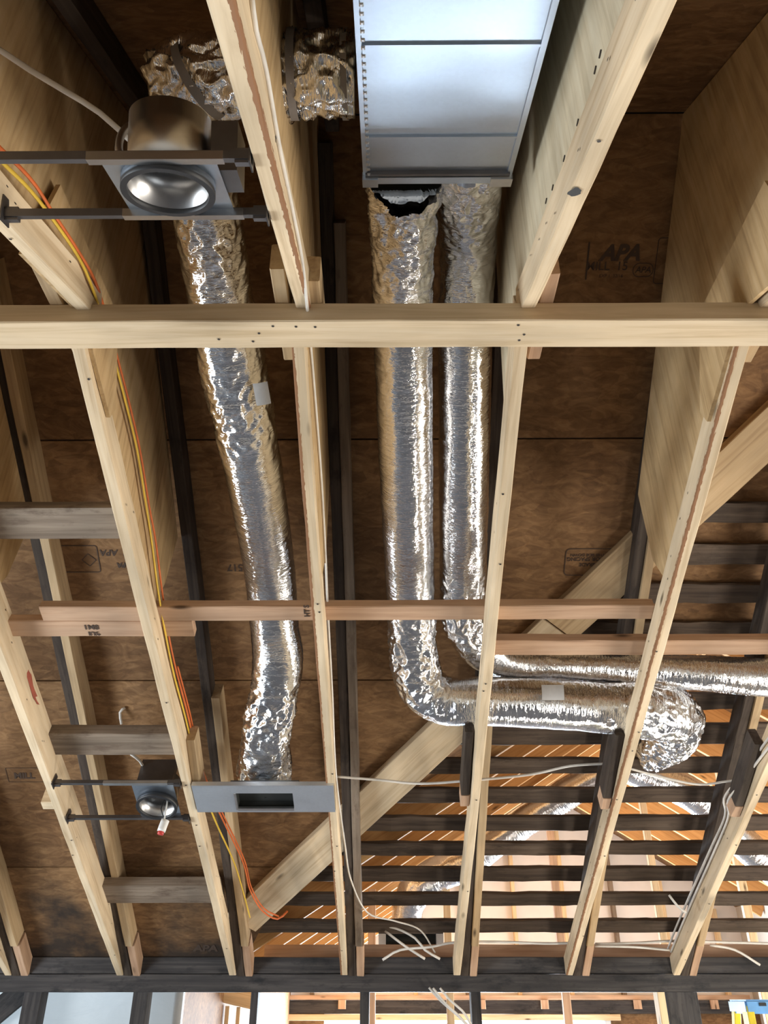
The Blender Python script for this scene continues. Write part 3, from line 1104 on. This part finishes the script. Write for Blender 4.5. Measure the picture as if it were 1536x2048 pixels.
# small loose framing left of the header
for i, (pl, pr, pt, y, m_) in enumerate(((380, 402, 1983, 5.9, 'stud'), (432, 440, 2010, 6.63, 'stud'), (452, 460, 2012, 6.63, 'stud'), (474, 482, 2014, 6.63, 'stud'))):
    a, b = atY(pl, pt, y), atY(pr, pt, y)
    o = board('short_stud', ((a.x + b.x) / 2, y, 0.0), ((a.x + b.x) / 2, y, a.z), 0.05, abs(b.x - a.x), M[m_], up=(1, 0, 0), anchor='center', step=0.5)
    tag(o, 'pale short stud in the room beyond, %s right of the white wrap' % ordn(i), 'stud', 'short studs beyond the plate')
for i, (za, zb) in enumerate(((0.04, -0.02), (-0.02, -0.08))):
    a, b = atY(428, 1985 + i * 16, 6.6), atY(512, 2003 + i * 18, 6.6)
    o = board('stair_board', a, b, 0.04, 0.06, M['stud'])
    tag(o, 'pale slanting board in the room beyond, %s of the pair' % ('upper' if i == 0 else 'lower'), 'board', 'slanting boards beyond the plate')
# vertical posts of the wing seen between the slats
for i, (px, y, m_, wd) in enumerate(((744, 6.2, 'pink', 0.05), (895, 6.6, 'stud', 0.05), (1322, 6.9, 'stud', 0.05), (1118, 7.4, 'pink', 0.06), (1500, 7.0, 'stud', 0.06))):
    a = atY(px, 1850, y)
    zt = H + wing_up(a.x) + 0.02
    o = board('wing_post', (a.x, y, 0.0), (a.x, y, zt), 0.05, wd, M[m_], up=(1, 0, 0), anchor='center', step=0.5)
    tag(o, 'upright post in the wing behind the slats, %s counted from the left' % ordn([0, 1, 3, 2, 4][i]), 'post', 'wing posts')

# ------------------------------------------------------------------ sheet metal trunk
BX0, BX1, BY0, BY1, BH = -0.053, 0.296, 0.42, 1.31, 0.27
tr = empty('sheet_metal_trunk', (0.12, 0.9, H + 1.18 + S * 0.9), 'large galvanized sheet metal duct box at the top centre', 'duct box')
mt = frame(Vector((BX0, BY0, H + 1.18 + S * BY0)), Vector((BX1, BY0, H + 1.18 + S * BY0)), UPN)
LB = (BY1 - BY0) / cs
WB = BX1 - BX0
# local: x across, y up-slope, z up
lseams = [0.0, 0.0]


def boxbody():
    V, Fc = [], []
    nx, ny = 8, 20
    for j in range(ny + 1):
        for i_ in range(nx + 1):
            x, y = WB * i_ / nx, LB * j / ny
            V.append((x, y, 0.0))
    for j in range(ny):
        for i_ in range(nx):
            a = j * (nx + 1) + i_
            Fc.append((a, a + nx + 1, a + nx + 2, a + 1))
    b = len(V)
    V += [(0, 0, 0), (WB, 0, 0), (WB, LB, 0), (0, LB, 0), (0, 0, BH), (WB, 0, BH), (WB, LB, BH), (0, LB, BH)]
    Fc += [(b, b + 4, b + 7, b + 3), (b + 1, b + 2, b + 6, b + 5), (b + 4, b + 5, b + 6, b + 7), (b, b + 1, b + 5, b + 4)]
    return V, Fc


V, Fc = boxbody()
link_mesh('trunk_body', V, Fc, M['galv'], tr, mt)
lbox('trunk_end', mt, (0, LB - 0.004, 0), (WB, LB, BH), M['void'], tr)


def trunk_y(py):
    P = plane_hit(870, py, 1.18, S, 0)
    return (P.y - BY0) / cs


for py in (88, 272):
    y = trunk_y(py)
    lbox('cross_seam', mt, (-0.002, y - 0.004, -0.005), (WB + 0.002, y + 0.004, 0.001), M['galv'], tr)
lbox('end_flange', mt, (-0.008, LB - 0.004, -0.012), (WB + 0.006, LB + 0.024, 0.003), M['galv'], tr)
lbox('drive_cleat', mt, (0.0, LB - 0.016, -0.010), (WB, LB - 0.006, 0.001), M['dark_metal'], tr)
lbox('corner_tab', mt, (WB - 0.045, LB - 0.005, -0.018), (WB + 0.008, LB + 0.03, -0.004), M['bright_metal'], tr)
lbox('corner_tab', mt, (-0.008, LB - 0.005, -0.018), (0.03, LB + 0.03, -0.004), M['galv'], tr)
for s, xx in ((-1, 0.0), (1, WB)):
    lbox('corner_seam', mt, (xx - 0.006, 0, -0.006), (xx + 0.006, LB, 0.012), M['galv'], tr)
V, Fc = [], []
q = 0
while q * 0.022 < LB:
    y = q * 0.022
    b = len(V)
    V += [(0.004, y, -0.0085), (0.012, y, -0.0085), (0.012, y + 0.009, -0.0085), (0.004, y + 0.009, -0.0085), (0.006, y + 0.002, -0.011), (0.010, y + 0.002, -0.011), (0.010, y + 0.007, -0.011), (0.006, y + 0.007, -0.011)]
    Fc += [(b + 4, b + 7, b + 6, b + 5)] + [(b + i_, b + (i_ + 1) % 4, b + 4 + (i_ + 1) % 4, b + 4 + i_) for i_ in range(4)]
    q += 1
o = link_mesh('seam_crimps', V, Fc, M['bright_metal'], tr, mt)

# ------------------------------------------------------------------ foil ducts
KD = 302.0
Ls = [(805, 400, 2.30, .185), (805, 500, 2.42, .182), (806, 650, 2.58, .186), (809, 800, 2.72, .186), (812, 900, 2.82, .188), (816, 1050, 3.02, .188), (822, 1200, 3.24, .188),
      (826, 1290, 3.33, .19), (840, 1362, 3.38, .20), (885, 1398, 3.40, .20), (960, 1402, 3.40, .20), (1060, 1406, 3.40, .20), (1180, 1414, 3.42, .205), (1280, 1420, 3.46, .225), (1345, 1432, 3.56, .24), (1340, 1470, 3.80, .22), (1300, 1500, 4.05, .20)]
pts = [(Vector((0.045, 1.345, H + 1.80)), .09), (Vector((0.045, 1.42, H + 1.845)), .093)] + pz(Ls[1:])
d1 = duct('foil_duct', pts, mouth=.11, crumple=.0025, rings=.0016, seed=3.0, loose=((0.0, 0.12, .020), (0.52, .06, .014), (0.86, .08, .016), (1.0, .08, .020)))
tag(d1, 'foil duct of the twin pair that drops lower and bends to a puffy end', 'duct', 'foil ducts under the roof')
Rs = [(936, 470, 2.52, .175), (930, 650, 2.66, .178), (929, 800, 2.80, .178), (928, 900, 2.90, .18), (927, 1050, 3.08, .18), (926, 1180, 3.26, .18), (930, 1240, 3.34, .175), (960, 1296, 3.44, .165), (1020, 1326, 3.50, .145), (1120, 1332, 3.52, .135), (1250, 1338, 3.52, .135), (1400, 1346, 3.50, .15), (1560, 1356, 3.50, .165), (1800, 1364, 3.50, .17), (2200, 1374, 3.50, .17), (2560, 1384, 3.50, .17)]
pts = [(Vector((0.215, 1.345, H + 1.85)), .08), (Vector((0.22, 1.45, H + 1.90)), .085)] + pz(Rs)
d2 = duct('foil_duct', pts, crumple=.0025, rings=.0016, seed=11.0, loose=((0.0, 0.09, .014), (0.345, .035, .014)))
tag(d2, 'foil duct of the twin pair that turns level to the right picture edge', 'duct', 'foil ducts under the roof')
Ss = [(372, 178, 1.98, .17), (372, 262, 2.05, .15), (395, 345, 2.16, .17), (415, 440, 2.27, .185), (435, 560, 2.40, .185), (463, 720, 2.54, .20), (485, 830, 2.68, .198), (503, 920, 2.80, .198), (524, 1040, 3.0, .197), (540, 1150, 3.2, .196), (549, 1250, 3.30, .195), (556, 1320, 3.32, .205), (548, 1385, 3.36, .185), (537, 1440, 3.44, .20), (530, 1500, 3.57, .21), (529, 1548, 3.67, .24)]
d3 = duct('foil_duct', pz(Ss), crumple=.0025, rings=.0016, seed=23.0, loose=((0.05, .14, .012), (0.33, 0.06, .012), (0.84, .05, .026), (0.97, .07, .014)))
tag(d3, 'long single foil duct running down to the metal register box', 'duct', 'foil ducts under the roof')
# branch from trunk to the left elbow
Es = [(712, 150, 1.86, .165), (660, 148, 1.86, .17), (590, 150, 1.87, .17), (500, 150, 1.90, .165), (430, 150, 1.93, .165), (370, 152, 1.96, .16), (325, 170, 1.99, .14)]
d4 = duct('foil_duct', pz(Es), crumple=.010, rings=.002, seed=31.0, loose=((0.5, .9, .022), ))
tag(d4, 'crumpled foil duct branching from the sheet metal trunk over the joist to the can light', 'duct', 'foil ducts under the roof')


def strap_on(parent, pa, ra, n1, name='strap', wd=0.02, mat='strap'):
    """Band around a duct at point pa with axis n1."""
    t = n1.normalized()
    m = frame(pa, pa + t)
    V, Fc = [], []
    seg = 40
    for x in (-wd / 2, wd / 2):
        for j in range(seg):
            a = 2 * PI * j / seg
            V.append((x, ra * math.cos(a), ra * math.sin(a)))
    for j in range(seg):
        Fc.append((j, (j + 1) % seg, (j + 1) % seg + seg, j + seg))
    return link_mesh(name, V, Fc, M[mat], parent, m, smooth=True)


strap_on(d4, onz(405, 160, 1.94), .094, onz(330, 215, 1.98) - onz(470, 110, 1.9), wd=.022)
strap_on(d4, onz(588, 150, 1.865), .094, Vector((1, 0, 0)), wd=.018)
strap_on(d4, onz(690, 150, 1.86), .093, Vector((1, 0, 0)), wd=.014)
strap_on(d1, onz(818, 440, 2.34), .006, Vector((0, 0, 1)), name='zip_tie', wd=.05)


def patch_label(parent, px, py, z, w_, h_, ax):
    """Paper label wrapped on the underside of a duct."""
    p = onz(px, py, z)
    n = (EYE - p).normalized()
    ax = Vector(ax).normalized()
    n = (n - ax * n.dot(ax)).normalized()
    sd = n.cross(ax)
    r = 0.10
    V, Fc, seg = [], [], 8
    for i_ in range(seg + 1):
        a = (i_ / seg - 0.5) * (h_ / r)
        q = p + n * (r * math.cos(a) - r) + sd * (r * math.sin(a))
        V += [q - ax * w_ / 2, q + ax * w_ / 2]
    for i_ in range(seg):
        Fc.append((2 * i_, 2 * i_ + 1, 2 * i_ + 3, 2 * i_ + 2))
    V = [v - p for v in V]
    o = link_mesh('paper_label', V, Fc, M['label'], parent, Matrix.Translation(p))
    o['label'] = 'white printed paper label'
    return o


patch_label(d1, 1106, 1385, 3.275, .088, .06, (1, 0, 0))
patch_label(d3, 524, 788, 2.50, .075, .045, onz(480, 800, 2.6) - onz(460, 700, 2.5))

# ------------------------------------------------------------------ metal register box at the end of the single duct
a, b = far(389, 1590), far(669, 1592)
c1_, c2_ = far(530, 1566), far(530, 1618)
yc = (c1_.y + c2_.y) / 2
rp = empty('register_box', (0.5 * (a.x + b.x), yc, z_far(yc, -0.012)), 'galvanized metal register box with a dark slot under the long single duct', 'register box')
mt = frame(Vector((a.x, c1_.y, z_far(c1_.y, -0.012))), Vector((b.x, c1_.y, z_far(c1_.y, -0.012))), UPF)
W_, D_ = b.x - a.x, (c2_.y - c1_.y) / cs
ox0, ox1 = far(474, 1595).x - a.x, far(587, 1595).x - a.x
oy0, oy1 = 0.28 * D_, 0.90 * D_
V = [(0, 0, 0), (W_, 0, 0), (W_, D_, 0), (0, D_, 0), (ox0, oy0, 0), (ox1, oy0, 0), (ox1, oy1, 0), (ox0, oy1, 0)]
V += [(x, y, z + 0.003) for x, y, z in V]
Fc = [(0, 1, 5, 4), (1, 2, 6, 5), (2, 3, 7, 6), (3, 0, 4, 7)]
Fc += [tuple(i_ + 8 for i_ in f) for f in Fc]
Fc += [(0, 1, 9, 8), (1, 2, 10, 9), (2, 3, 11, 10), (3, 0, 8, 11)]
o = link_mesh('face_pan', V, Fc, M['pan'], rp, mt)
fix_normals(o)
for lo, hi in (((ox0 - .025, oy0 - .012, .003), (ox0 - .004, oy1 + .012, .05)), ((ox1 + .004, oy0 - .012, .003), (ox1 + .025, oy1 + .012, .05)), ((ox0 - .025, oy0 - .02, .003), (ox1 + .025, oy0 - .004, .05)), ((ox0 - .025, oy0 - .02, .044), (ox1 + .025, oy1 + .012, .05))):
    lbox('boot_side', mt, lo, hi, M['galv'], rp)
for lo, hi in (((0, -0.002, 0), (W_, 0.001, 0.02)), ((0, D_ - 0.001, 0), (W_, D_ + 0.002, 0.02))):
    lbox('pan_flange', mt, lo, hi, M['pan'], rp)
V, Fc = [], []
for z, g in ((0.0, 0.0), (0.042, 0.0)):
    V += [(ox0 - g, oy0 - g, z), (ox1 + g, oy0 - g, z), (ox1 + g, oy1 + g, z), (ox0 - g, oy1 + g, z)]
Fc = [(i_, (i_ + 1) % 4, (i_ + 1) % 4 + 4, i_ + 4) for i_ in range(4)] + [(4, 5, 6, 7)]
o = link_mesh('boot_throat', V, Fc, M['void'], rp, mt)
lbox('throat_lip', mt, (ox0, oy1 - 0.012, -0.004), (ox1, oy1 + 0.004, 0.006), M['bright_metal'], rp)
lbox('throat_lip', mt, (ox0 - 0.008, oy0, -0.003), (ox0 + 0.001, oy1, 0.006), M['bright_metal'], rp)

# ------------------------------------------------------------------ recessed lights


def can_light(name, centre, up, ysl, rad, length, plate, x_l, x_r, ybars, label, group, small=False):
    t = empty(name, centre, label, 'recessed light', group)
    X = Vector((1, 0, 0))
    m = Matrix((X, ysl, up)).transposed().to_4x4()
    m.translation = centre
    ring_tube('can_housing', m, rad * 0.97, rad * 0.94, 0.0, length, M['can'], t)
    disc('can_top', m, rad * 0.95, length - 0.004, M['can'], t)
    ring_tube('trim_ring', m, rad * 1.10, rad * 0.95, -0.010, 0.012, M['black'], t)
    px0, px1, py0, py1 = plate
    # mounting plate with a round hole
    seg = 48
    V, Fc = [], []
    for j in range(seg):
        a = 2 * PI * j / seg
        V.append((rad * 1.0 * math.cos(a), rad * 1.0 * math.sin(a), 0.012))
    for j in range(seg):
        a = 2 * PI * j / seg
        ca, sa = math.cos(a), math.sin(a)
        sx = (px1 if ca > 0 else -px0) / max(abs(ca), 1e-6)
        sy = (py1 if sa > 0 else -py0) / max(abs(sa), 1e-6)
        k_ = min(sx, sy)
        V.append((k_ * ca, k_ * sa, 0.012))
    Fc = [(j, (j + 1) % seg, (j + 1) % seg + seg, j + seg) for j in range(seg)]
    V += [(x, y, z + 0.0015) for x, y, z in V]
    Fc += [tuple(i_ + 2 * seg for i_ in f) for f in Fc]
    o = link_mesh('mounting_plate', V, Fc, M['galv'], t, m)
    for yb_ in ybars:
        bar = lbox('hanger_bar', m, (x_l - centre.x, yb_ - 0.007, 0.0), (x_r - centre.x, yb_ + 0.007, 0.016), M['dark_metal'], t)
        if small and yb_ == ybars[0]:
            bar2 = lbox('bar_sleeve', m, (-0.20, yb_ - 0.008, -0.002), (0.07, yb_ + 0.008, 0.012), M['bright_metal'], bar)
        elif not small:
            bar2 = lbox('bar_sleeve', m, (-0.12, yb_ - 0.009, -0.002), (x_r - centre.x - 0.05, yb_ + 0.009, 0.014), M['can'], bar)
        for xx, sg in ((x_l, 1), (x_r, -1)):
            xx -= centre.x
            V = [(xx, yb_ - 0.02, -0.012), (xx, yb_ + 0.02, -0.012), (xx, yb_ + 0.012, 0.045), (xx, yb_ - 0.012, 0.045)]
            V += [(xx + sg * 0.003, y, z) for _, y, z in V]
            f2 = [(0, 1, 2, 3), (7, 6, 5, 4)] + [(i_, (i_ + 1) % 4, (i_ + 1) % 4 + 4, i_ + 4) for i_ in range(4)]
            f2.append((0, 1, 5, 4))
            link_mesh('bar_bracket', V, f2, M['dark_metal'], bar, m)
            lbox('bar_bracket', m, (min(xx, xx + sg * 0.03), yb_ - 0.004, -0.006), (max(xx, xx + sg * 0.03), yb_ + 0.010, 0.022), M['dark_metal'], bar)
    return t, m


c = near(337, 378)
YSN = Vector((0, cs, ss))
ynear_b = [(near(300, 322).y - c.y) / cs, (near(300, 434).y - c.y) / cs]
t, m = can_light('recessed_can_light', c, UPN, YSN, .080, .140, (-.105, .105, ynear_b[0] + .002, ynear_b[1] - .002), XN['B'] + .020, XN['C'] - .020, ynear_b[::-1],
                 'large open recessed light can on two steel bars at the upper left', 'recessed lights')
lbox('junction_box', m, (.085, -.03, .02), (.135, .05, .12), M['dark_metal'], t)
o = cable('flex_conduit', [onz(250, 330, 1.60), onz(238, 300, 1.62), onz(243, 270, 1.66), onz(262, 250, 1.70), onz(290, 245, 1.74)], .008, M['bright_metal'], t, step=.004)
for i_, v in enumerate(o.data.vertices):
    pass
c = far(314, 1612)
YSF = Vector((0, cs, -ss))
yb2 = [(far(300, 1568).y - c.y) / cs, (far(300, 1638).y - c.y) / cs]
t2, m2 = can_light('recessed_can_light', c, UPF, YSF, .080, .13, (-.088, .088, yb2[0] + .002, yb2[1] - .004), XS['A'] + .055, XS['B'] - .020, yb2,
                   'small recessed light with a dangling white and red socket at the lower left', 'recessed lights', small=True)
lbox('junction_box', m2, (-.075, -.12, .03), (.075, -.085, .15), M['dark_metal'], t2)
k1 = onz(326, 1606, 3.52)
k2 = onz(327, 1648, 3.40)
cable('lamp_wire', [onz(331, 1598, 3.55), onz(322, 1618, 3.48), onz(330, 1640, 3.42), k2], .0025, M['wire_black'], t2)
cable('lamp_wire', [onz(335, 1598, 3.55), onz(332, 1620, 3.47), k2], .003, M['plastic'], t2)
sk = cable('lamp_socket', [k2 + Vector((.006, 0, .015)), k2 + Vector((0, -.004, -.01)), k2 + Vector((-.004, -.006, -.03))], .017, M['plastic'], t2, seg=14)
cable('socket_tip', [k2 + Vector((-.004, -.006, -.03)), k2 + Vector((-.006, -.008, -.042))], .013, M['redp'], sk, seg=12)

# ------------------------------------------------------------------ cables
XBn, XBf = XN['B'] + .027, XS['B'] + .027
yel = [atX(-30, 282, XBn), atX(0, 320, XBn), atX(60, 380, XBn), atX(110, 445, XBn), atX(160, 520, XBn), atX(188, 585, XBn), atX(212, 660, XBf + .012), atX(226, 710, XBf), atX(250, 800, XBf), atX(274, 900, XBf), atX(292, 1010, XBf), atX(303, 1080, XBf), atX(316, 1180, XBf), atX(330, 1262, XBf), atX(348, 1350, XBf), atX(372, 1440, XBf), onz(398, 1555, 3.62), onz(430, 1640, 3.85), onz(468, 1725, 4.05), onz(488, 1790, 4.15), onz(500, 1835, 4.2)]
o = cable('yellow_cable', yel, .0055, M['yellow_cable'], squash=.6)
tag(o, 'yellow electrical cable running down the left joist beside the orange one', 'cable', 'cables on the left joist')
org = [atX(-30, 262, XBn), atX(0, 296, XBn), atX(40, 335, XBn), atX(72, 372, XBn), atX(110, 432, XBn), atX(150, 492, XBn), atX(190, 562, XBn), atX(215, 640, XBf + .012), atX(234, 712, XBf), atX(257, 800, XBf), atX(280, 900, XBf), atX(298, 1010, XBf), atX(311, 1080, XBf), atX(324, 1180, XBf), atX(336, 1262, XBf), atX(352, 1340, XBf), atX(376, 1430, XBf), onz(404, 1550, 3.66), onz(446, 1640, 3.9), onz(486, 1725, 4.08), onz(500, 1780, 4.16), onz(525, 1822, 4.22), onz(555, 1838, 4.26), onz(575, 1822, 4.3)]
o = cable('orange_cable', org, .0055, M['orange_cable'], squash=.6)
tag(o, 'orange electrical cable running down the left joist beside the yellow one', 'cable', 'cables on the left joist')
o = cable('orange_cable', [p + Vector((.006, -.004, .012)) for p in org[15:23]], .005, M['orange_cable'], squash=.6)
tag(o, 'second dull orange cable hanging below the register box to a loop', 'cable', 'cables on the left joist')
XCn, XCf = XN['C'] + .024, XS['C'] + .024
wc = [atX(502, -20, XCn), atX(512, 60, XCn), atX(532, 140, XCn), atX(560, 300, XCn), atX(585, 420, XCn), atX(604, 520, XCn), atX(614, 610, XCn - .01), atX(622, 700, XCf), atX(632, 820, XCf), atX(642, 950, XCf), atX(650, 1090, XCf), atX(656, 1230, XCf), atX(664, 1380, XCf), atX(672, 1550, XCf), onz(690, 1690, 3.85), onz(702, 1760, 4.05), onz(735, 1825, 4.2), onz(790, 1842, 4.3), onz(840, 1860, 4.4), onz(870, 1905, 4.5)]
o = cable('white_cable', wc, .0042, M['white_cable'])
tag(o, 'thin white cable running down the joist between the single duct and the twin ducts', 'cable', 'white cables')
o = cable('white_cable', [onz(-30, 85, 1.62), onz(0, 100, 1.64), onz(60, 140, 1.66), onz(130, 182, 1.68), onz(200, 226, 1.71), onz(268, 288, 1.74)], .006, M['white_cable'])
tag(o, 'white cable crossing the plywood panel to the large can light', 'cable', 'white cables')
o = cable('white_cable', [far(670, 1553, .11), far(760, 1560, .12), far(840, 1567, .12), far(940, 1561, .12), far(1060, 1549, .12), far(1140, 1532, .13), far(1215, 1527, .14)], .0055, M['white_cable'])
tag(o, 'white cable sagging level across the joists above the slats', 'cable', 'white cables')
o = cable('white_cable', [far(1255, 1536, .14), far(1330, 1556, .13), far(1400, 1569, .12), far(1460, 1562, .12), far(1560, 1555, .12)], .005, M['white_cable'])
tag(o, 'white cable sagging from the bent duct end to the right edge', 'cable', 'white cables')
XF = XS['F'] - .028
o = cable('white_cable', [atX(1560, 1445, XF), atX(1505, 1520, XF), atX(1470, 1565, XF - .02), atX(1448, 1598, XF - .03), atX(1450, 1632, XF), atX(1420, 1700, XF), atX(1380, 1790, XF), atX(1350, 1860, XF), atX(1335, 1900, XF)], .0055, M['white_cable'])
tag(o, 'outer white cable stapled along the joist at the right edge', 'cable', 'white cables')
o = cable('white_cable', [atX(1570, 1452, XF), atX(1513, 1526, XF), atX(1478, 1572, XF - .02), atX(1456, 1602, XF - .03), atX(1456, 1636, XF), atX(1428, 1704, XF), atX(1388, 1794, XF), atX(1358, 1864, XF), atX(1342, 1904, XF)], .0055, M['white_cable'])
tag(o, 'inner white cable stapled along the joist at the right edge', 'cable', 'white cables')
for i, pp in enumerate(([(1338, 1790), (1355, 1812), (1372, 1826)], )):
    o = cable('white_cable', [atY(a, b, 4.5) for a, b in pp], .006, M['white_cable'])
    tag(o, 'short white cable tail tied at the right joist over the slats', 'cable', 'white cables')
for i, (pp, lab) in enumerate((([(740, 1848), (790, 1856), (830, 1876), (850, 1900), (880, 1918)], 'white cable drooping over the metal box in the wing'),
                               ([(765, 1920), (800, 1900), (860, 1894), (910, 1885), (1000, 1884), (1100, 1887), (1190, 1884)], 'white cable strung level just above the wall plate, upper one'),
                               ([(1190, 1892), (1270, 1894), (1340, 1900)], 'white cable strung level above the wall plate, right length'),
                               ([(1190, 1888), (1270, 1886), (1345, 1882), (1440, 1884), (1560, 1888)], 'white cable strung level above the wall plate to the right edge'),
                               ([(770, 1862), (810, 1892), (850, 1918)], 'white cable slanting across the metal box in the wing'),
                               ([(1420, 1890), (1470, 1900), (1520, 1930)], 'white cable curving down by the right edge above the plate'))):
    o = cable('white_cable', [atY(a, b, 5.02 if i in (0, 1, 4) else 5.05 + 0.01 * i) for a, b in pp], .0065, M['white_cable'])
    tag(o, lab, 'cable', 'white cables')
for i, pp in enumerate(([(858, 1975), (880, 2000), (905, 2022), (925, 2040), (945, 2060)], [(880, 1976), (900, 2000), (925, 2022), (940, 2045), (950, 2065)], [(866, 1976), (890, 2006), (918, 2032), (940, 2058)])):
    o = cable('white_cable', [atY(a, b, 5.1 - .01 * i) for a, b in pp], .006, M['white_cable'])
    tag(o, 'white cable hanging below the wall plate, %s of three' % ordn(i), 'cable', 'white cables')
o = cable('white_cable', [roof(243, 1448, .06), roof(240, 1425, .08), roof(250, 1415, .1)], .006, M['white_cable'])
tag(o, 'short white cable end sticking up above the grey cross board', 'cable', 'white cables')
o = cable('white_cable', [far(262, 1508, .12), far(280, 1522, .13), far(289, 1540, .13), far(292, 1556, .11)], .006, M['white_cable'])
tag(o, 'white cable entering the small recessed light from above', 'cable', 'white cables')

# ------------------------------------------------------------------ foil ducts and register box in the wing
W1 = [(1250, 1530, 5.9, .20), (1170, 1565, 6.0, .22), (1090, 1615, 6.05, .22), (1010, 1668, 6.05, .22), (940, 1718, 6.05, .23), (870, 1752, 6.05, .24), (835, 1775, 6.05, .25), (818, 1810, 6.05, .22), (812, 1850, 6.05, .22)]
o = duct('foil_duct', pz(W1), seg=40, step=.02, crumple=.004, rings=.003, seed=41, loose=((.8, .15, .015),))
tag(o, 'foil duct slanting down the left side of the wing behind the slats', 'duct', 'foil ducts in the wing')
W2 = [(1240, 1530, 5.6, .2), (1330, 1562, 5.6, .22), (1400, 1600, 5.6, .22), (1470, 1670, 5.6, .22), (1560, 1750, 5.6, .22)]
o = duct('foil_duct', pz(W2), seg=40, step=.02, crumple=.004, rings=.003, seed=47)
tag(o, 'foil duct slanting down the right side of the wing behind the slats', 'duct', 'foil ducts in the wing')
a, b = atY(757, 1866, 6.3), atY(888, 1906, 6.3)
rb = empty('register_box', ((a.x + b.x) / 2, 6.3, b.z), 'dark greenish metal register box in the wing behind the slats', 'register box')
mt = Matrix.Translation((a.x, 6.3, b.z))
w_, h_ = b.x - a.x, a.z - b.z
lbox('box_back', mt, (0.02, .1, 0), (w_ - .02, .103, h_), M['void'], rb)
for lo, hi, k in (((0, 0, -.004), (w_, .1, .004), 'galv'), ((0, 0, h_ - .004), (w_, .1, h_ + .004), 'dark_metal'), ((0, 0, 0), (.05, .1, h_), 'galv'), ((w_ - .05, 0, 0), (w_, .1, h_), 'galv'), ((.05, -.01, h_ * .22), (w_ - .05, .0, h_ * .3), 'bright_metal')):
    lbox('box_side', mt, lo, hi, M[k], rb)

# ------------------------------------------------------------------ step ladder at the lower right
LX0 = atY(1488, 2010, 4.3).x
lt = empty('step_ladder', (LX0 + .2, 4.45, 0), 'yellow step ladder with a blue top at the lower right corner', 'ladder')
zt = atY(1500, 1999, 4.3).z
box('top_cap', (LX0, 4.28, zt - .055), (LX0 + .36, 4.50, zt), M['blue'], lt, bev=.008)
for xx in (LX0 + .06, LX0 + .22):
    box('cap_slot', (xx, 4.276, zt - .025), (xx + .03, 4.285, zt - .012), M['black'], lt)
for s in (0, 1):
    xt, xb_ = LX0 + .02 + s * .30, LX0 - .10 + s * .54
    board('front_rail', (xb_, 4.02, 0), (xt, 4.32, zt - .03), .07, .03, M['yellow'], up=(1, 0, 0), parent=lt, anchor='center')
    board('rear_rail', (xb_ + .02, 5.0, 0), (xt, 4.46, zt - .03), .04, .03, M['yellow'], up=(1, 0, 0), parent=lt, anchor='center')
for i in range(5):
    f = (i + 1) / 6
    y = 4.02 + .30 * f
    xa, xb_ = LX0 - .10 + .12 * f, LX0 + .44 - .12 * f
    box('step', (xa, y - .04, zt * f - .012), (xb_, y + .04, zt * f + .012), M['bright_metal'], lt, bev=.004)

# ------------------------------------------------------------------ stamps printed on the boards


def on_slope(px, py, kind, roll=0.0, off=0.0):
    """Frame on a board's underside, text reading along +X seen from below."""
    if kind == 'roof':
        p, up, yd = roof(px, py, SHEATH - .0015), UPR, Vector((0, UPR.z, -UPR.y))
    else:
        p, up, yd = far(px, py, .0955), UPF, YSF
    z = -up
    x = Vector((1, 0, 0))
    y = z.cross(x)
    m = Matrix((x, y, z)).transposed().to_4x4()
    m = m @ Matrix.Rotation(roll, 4, 'Z')
    m.translation = p
    return m


def stamp_group(lines, parent, kind='roof', roll=0.0):
    for body, px, py, size, sh, bo in lines:
        text(body, on_slope(px, py, kind, roll), size, M['ink'], parent, shear=sh, bold=bo)


bpy.context.view_layer.update()
s0, s1, s2, s3 = sheets[:4]
# these words stand upright in the picture
m_up = 0.0
stamp_group([('APA', 1240, 507, .075, .3, .003), ('MILL  15', 1214, 533, .042, 0, .0005), ('APA', 1286, 540, .03, .2, .0005), ('EXP 1  32/16', 1222, 552, .016, 0, 0)], s0)
rrect('stamp', on_slope(1286, 540, 'roof'), .075, .05, .024, .003, M['ink'], s0)
rrect('stamp', on_slope(1328, 522, 'roof'), .06, .16, .012, .003, M['ink'], s0)
rrect('stamp', on_slope(1175, 522, 'roof'), .006, .13, .002, .003, M['ink'], s0)
# framed warning stamp printed upside down
rrect('stamp', on_slope(1215, 1124, 'roof'), .36, .13, .02, .004, M['ink'], s1)
stamp_group([('THIS SIDE DOWN', 1175, 1110, .018, 0, .0004), ('SIZED FOR SPACING', 1186, 1118, .024, 0, .0006), ('PANEL GRADE', 1192, 1129, .022, 0, .0006)], s1, roll=PI)
rrect('stamp', on_slope(160, 1118, 'roof'), .16, .13, .012, .004, M['ink'], s1)
rrect('stamp', on_slope(178, 1120, 'roof', PI / 4), .045, .045, .005, .003, M['ink'], s1)
stamp_group([('APA', 218, 1105, .04, .2, .001), ('5', 252, 1112, .05, 0, .001), ('APA', 248, 1130, .03, .2, .002)], s1, roll=PI)
stamp_group([('517', 470, 1135, .045, 0, .001)], s1, roll=PI)
stamp_group([('APA', 410, 1897, .07, .2, .003)], s3)
rrect('stamp', on_slope(55, 1550, 'roof'), .2, .09, .004, .002, M['ink'], s2)
stamp_group([('MILL', 48, 1552, .05, .1, .002)], s2)
stamp_group([('8M1', 182, 1254, .032, 0, .001), ('%UI', 188, 1267, .026, 0, .001)], cb2, 'far', PI)
stamp_group([('HT S', 614, 1222, .028, 0, .001)], cb1, 'far', PI / 2)
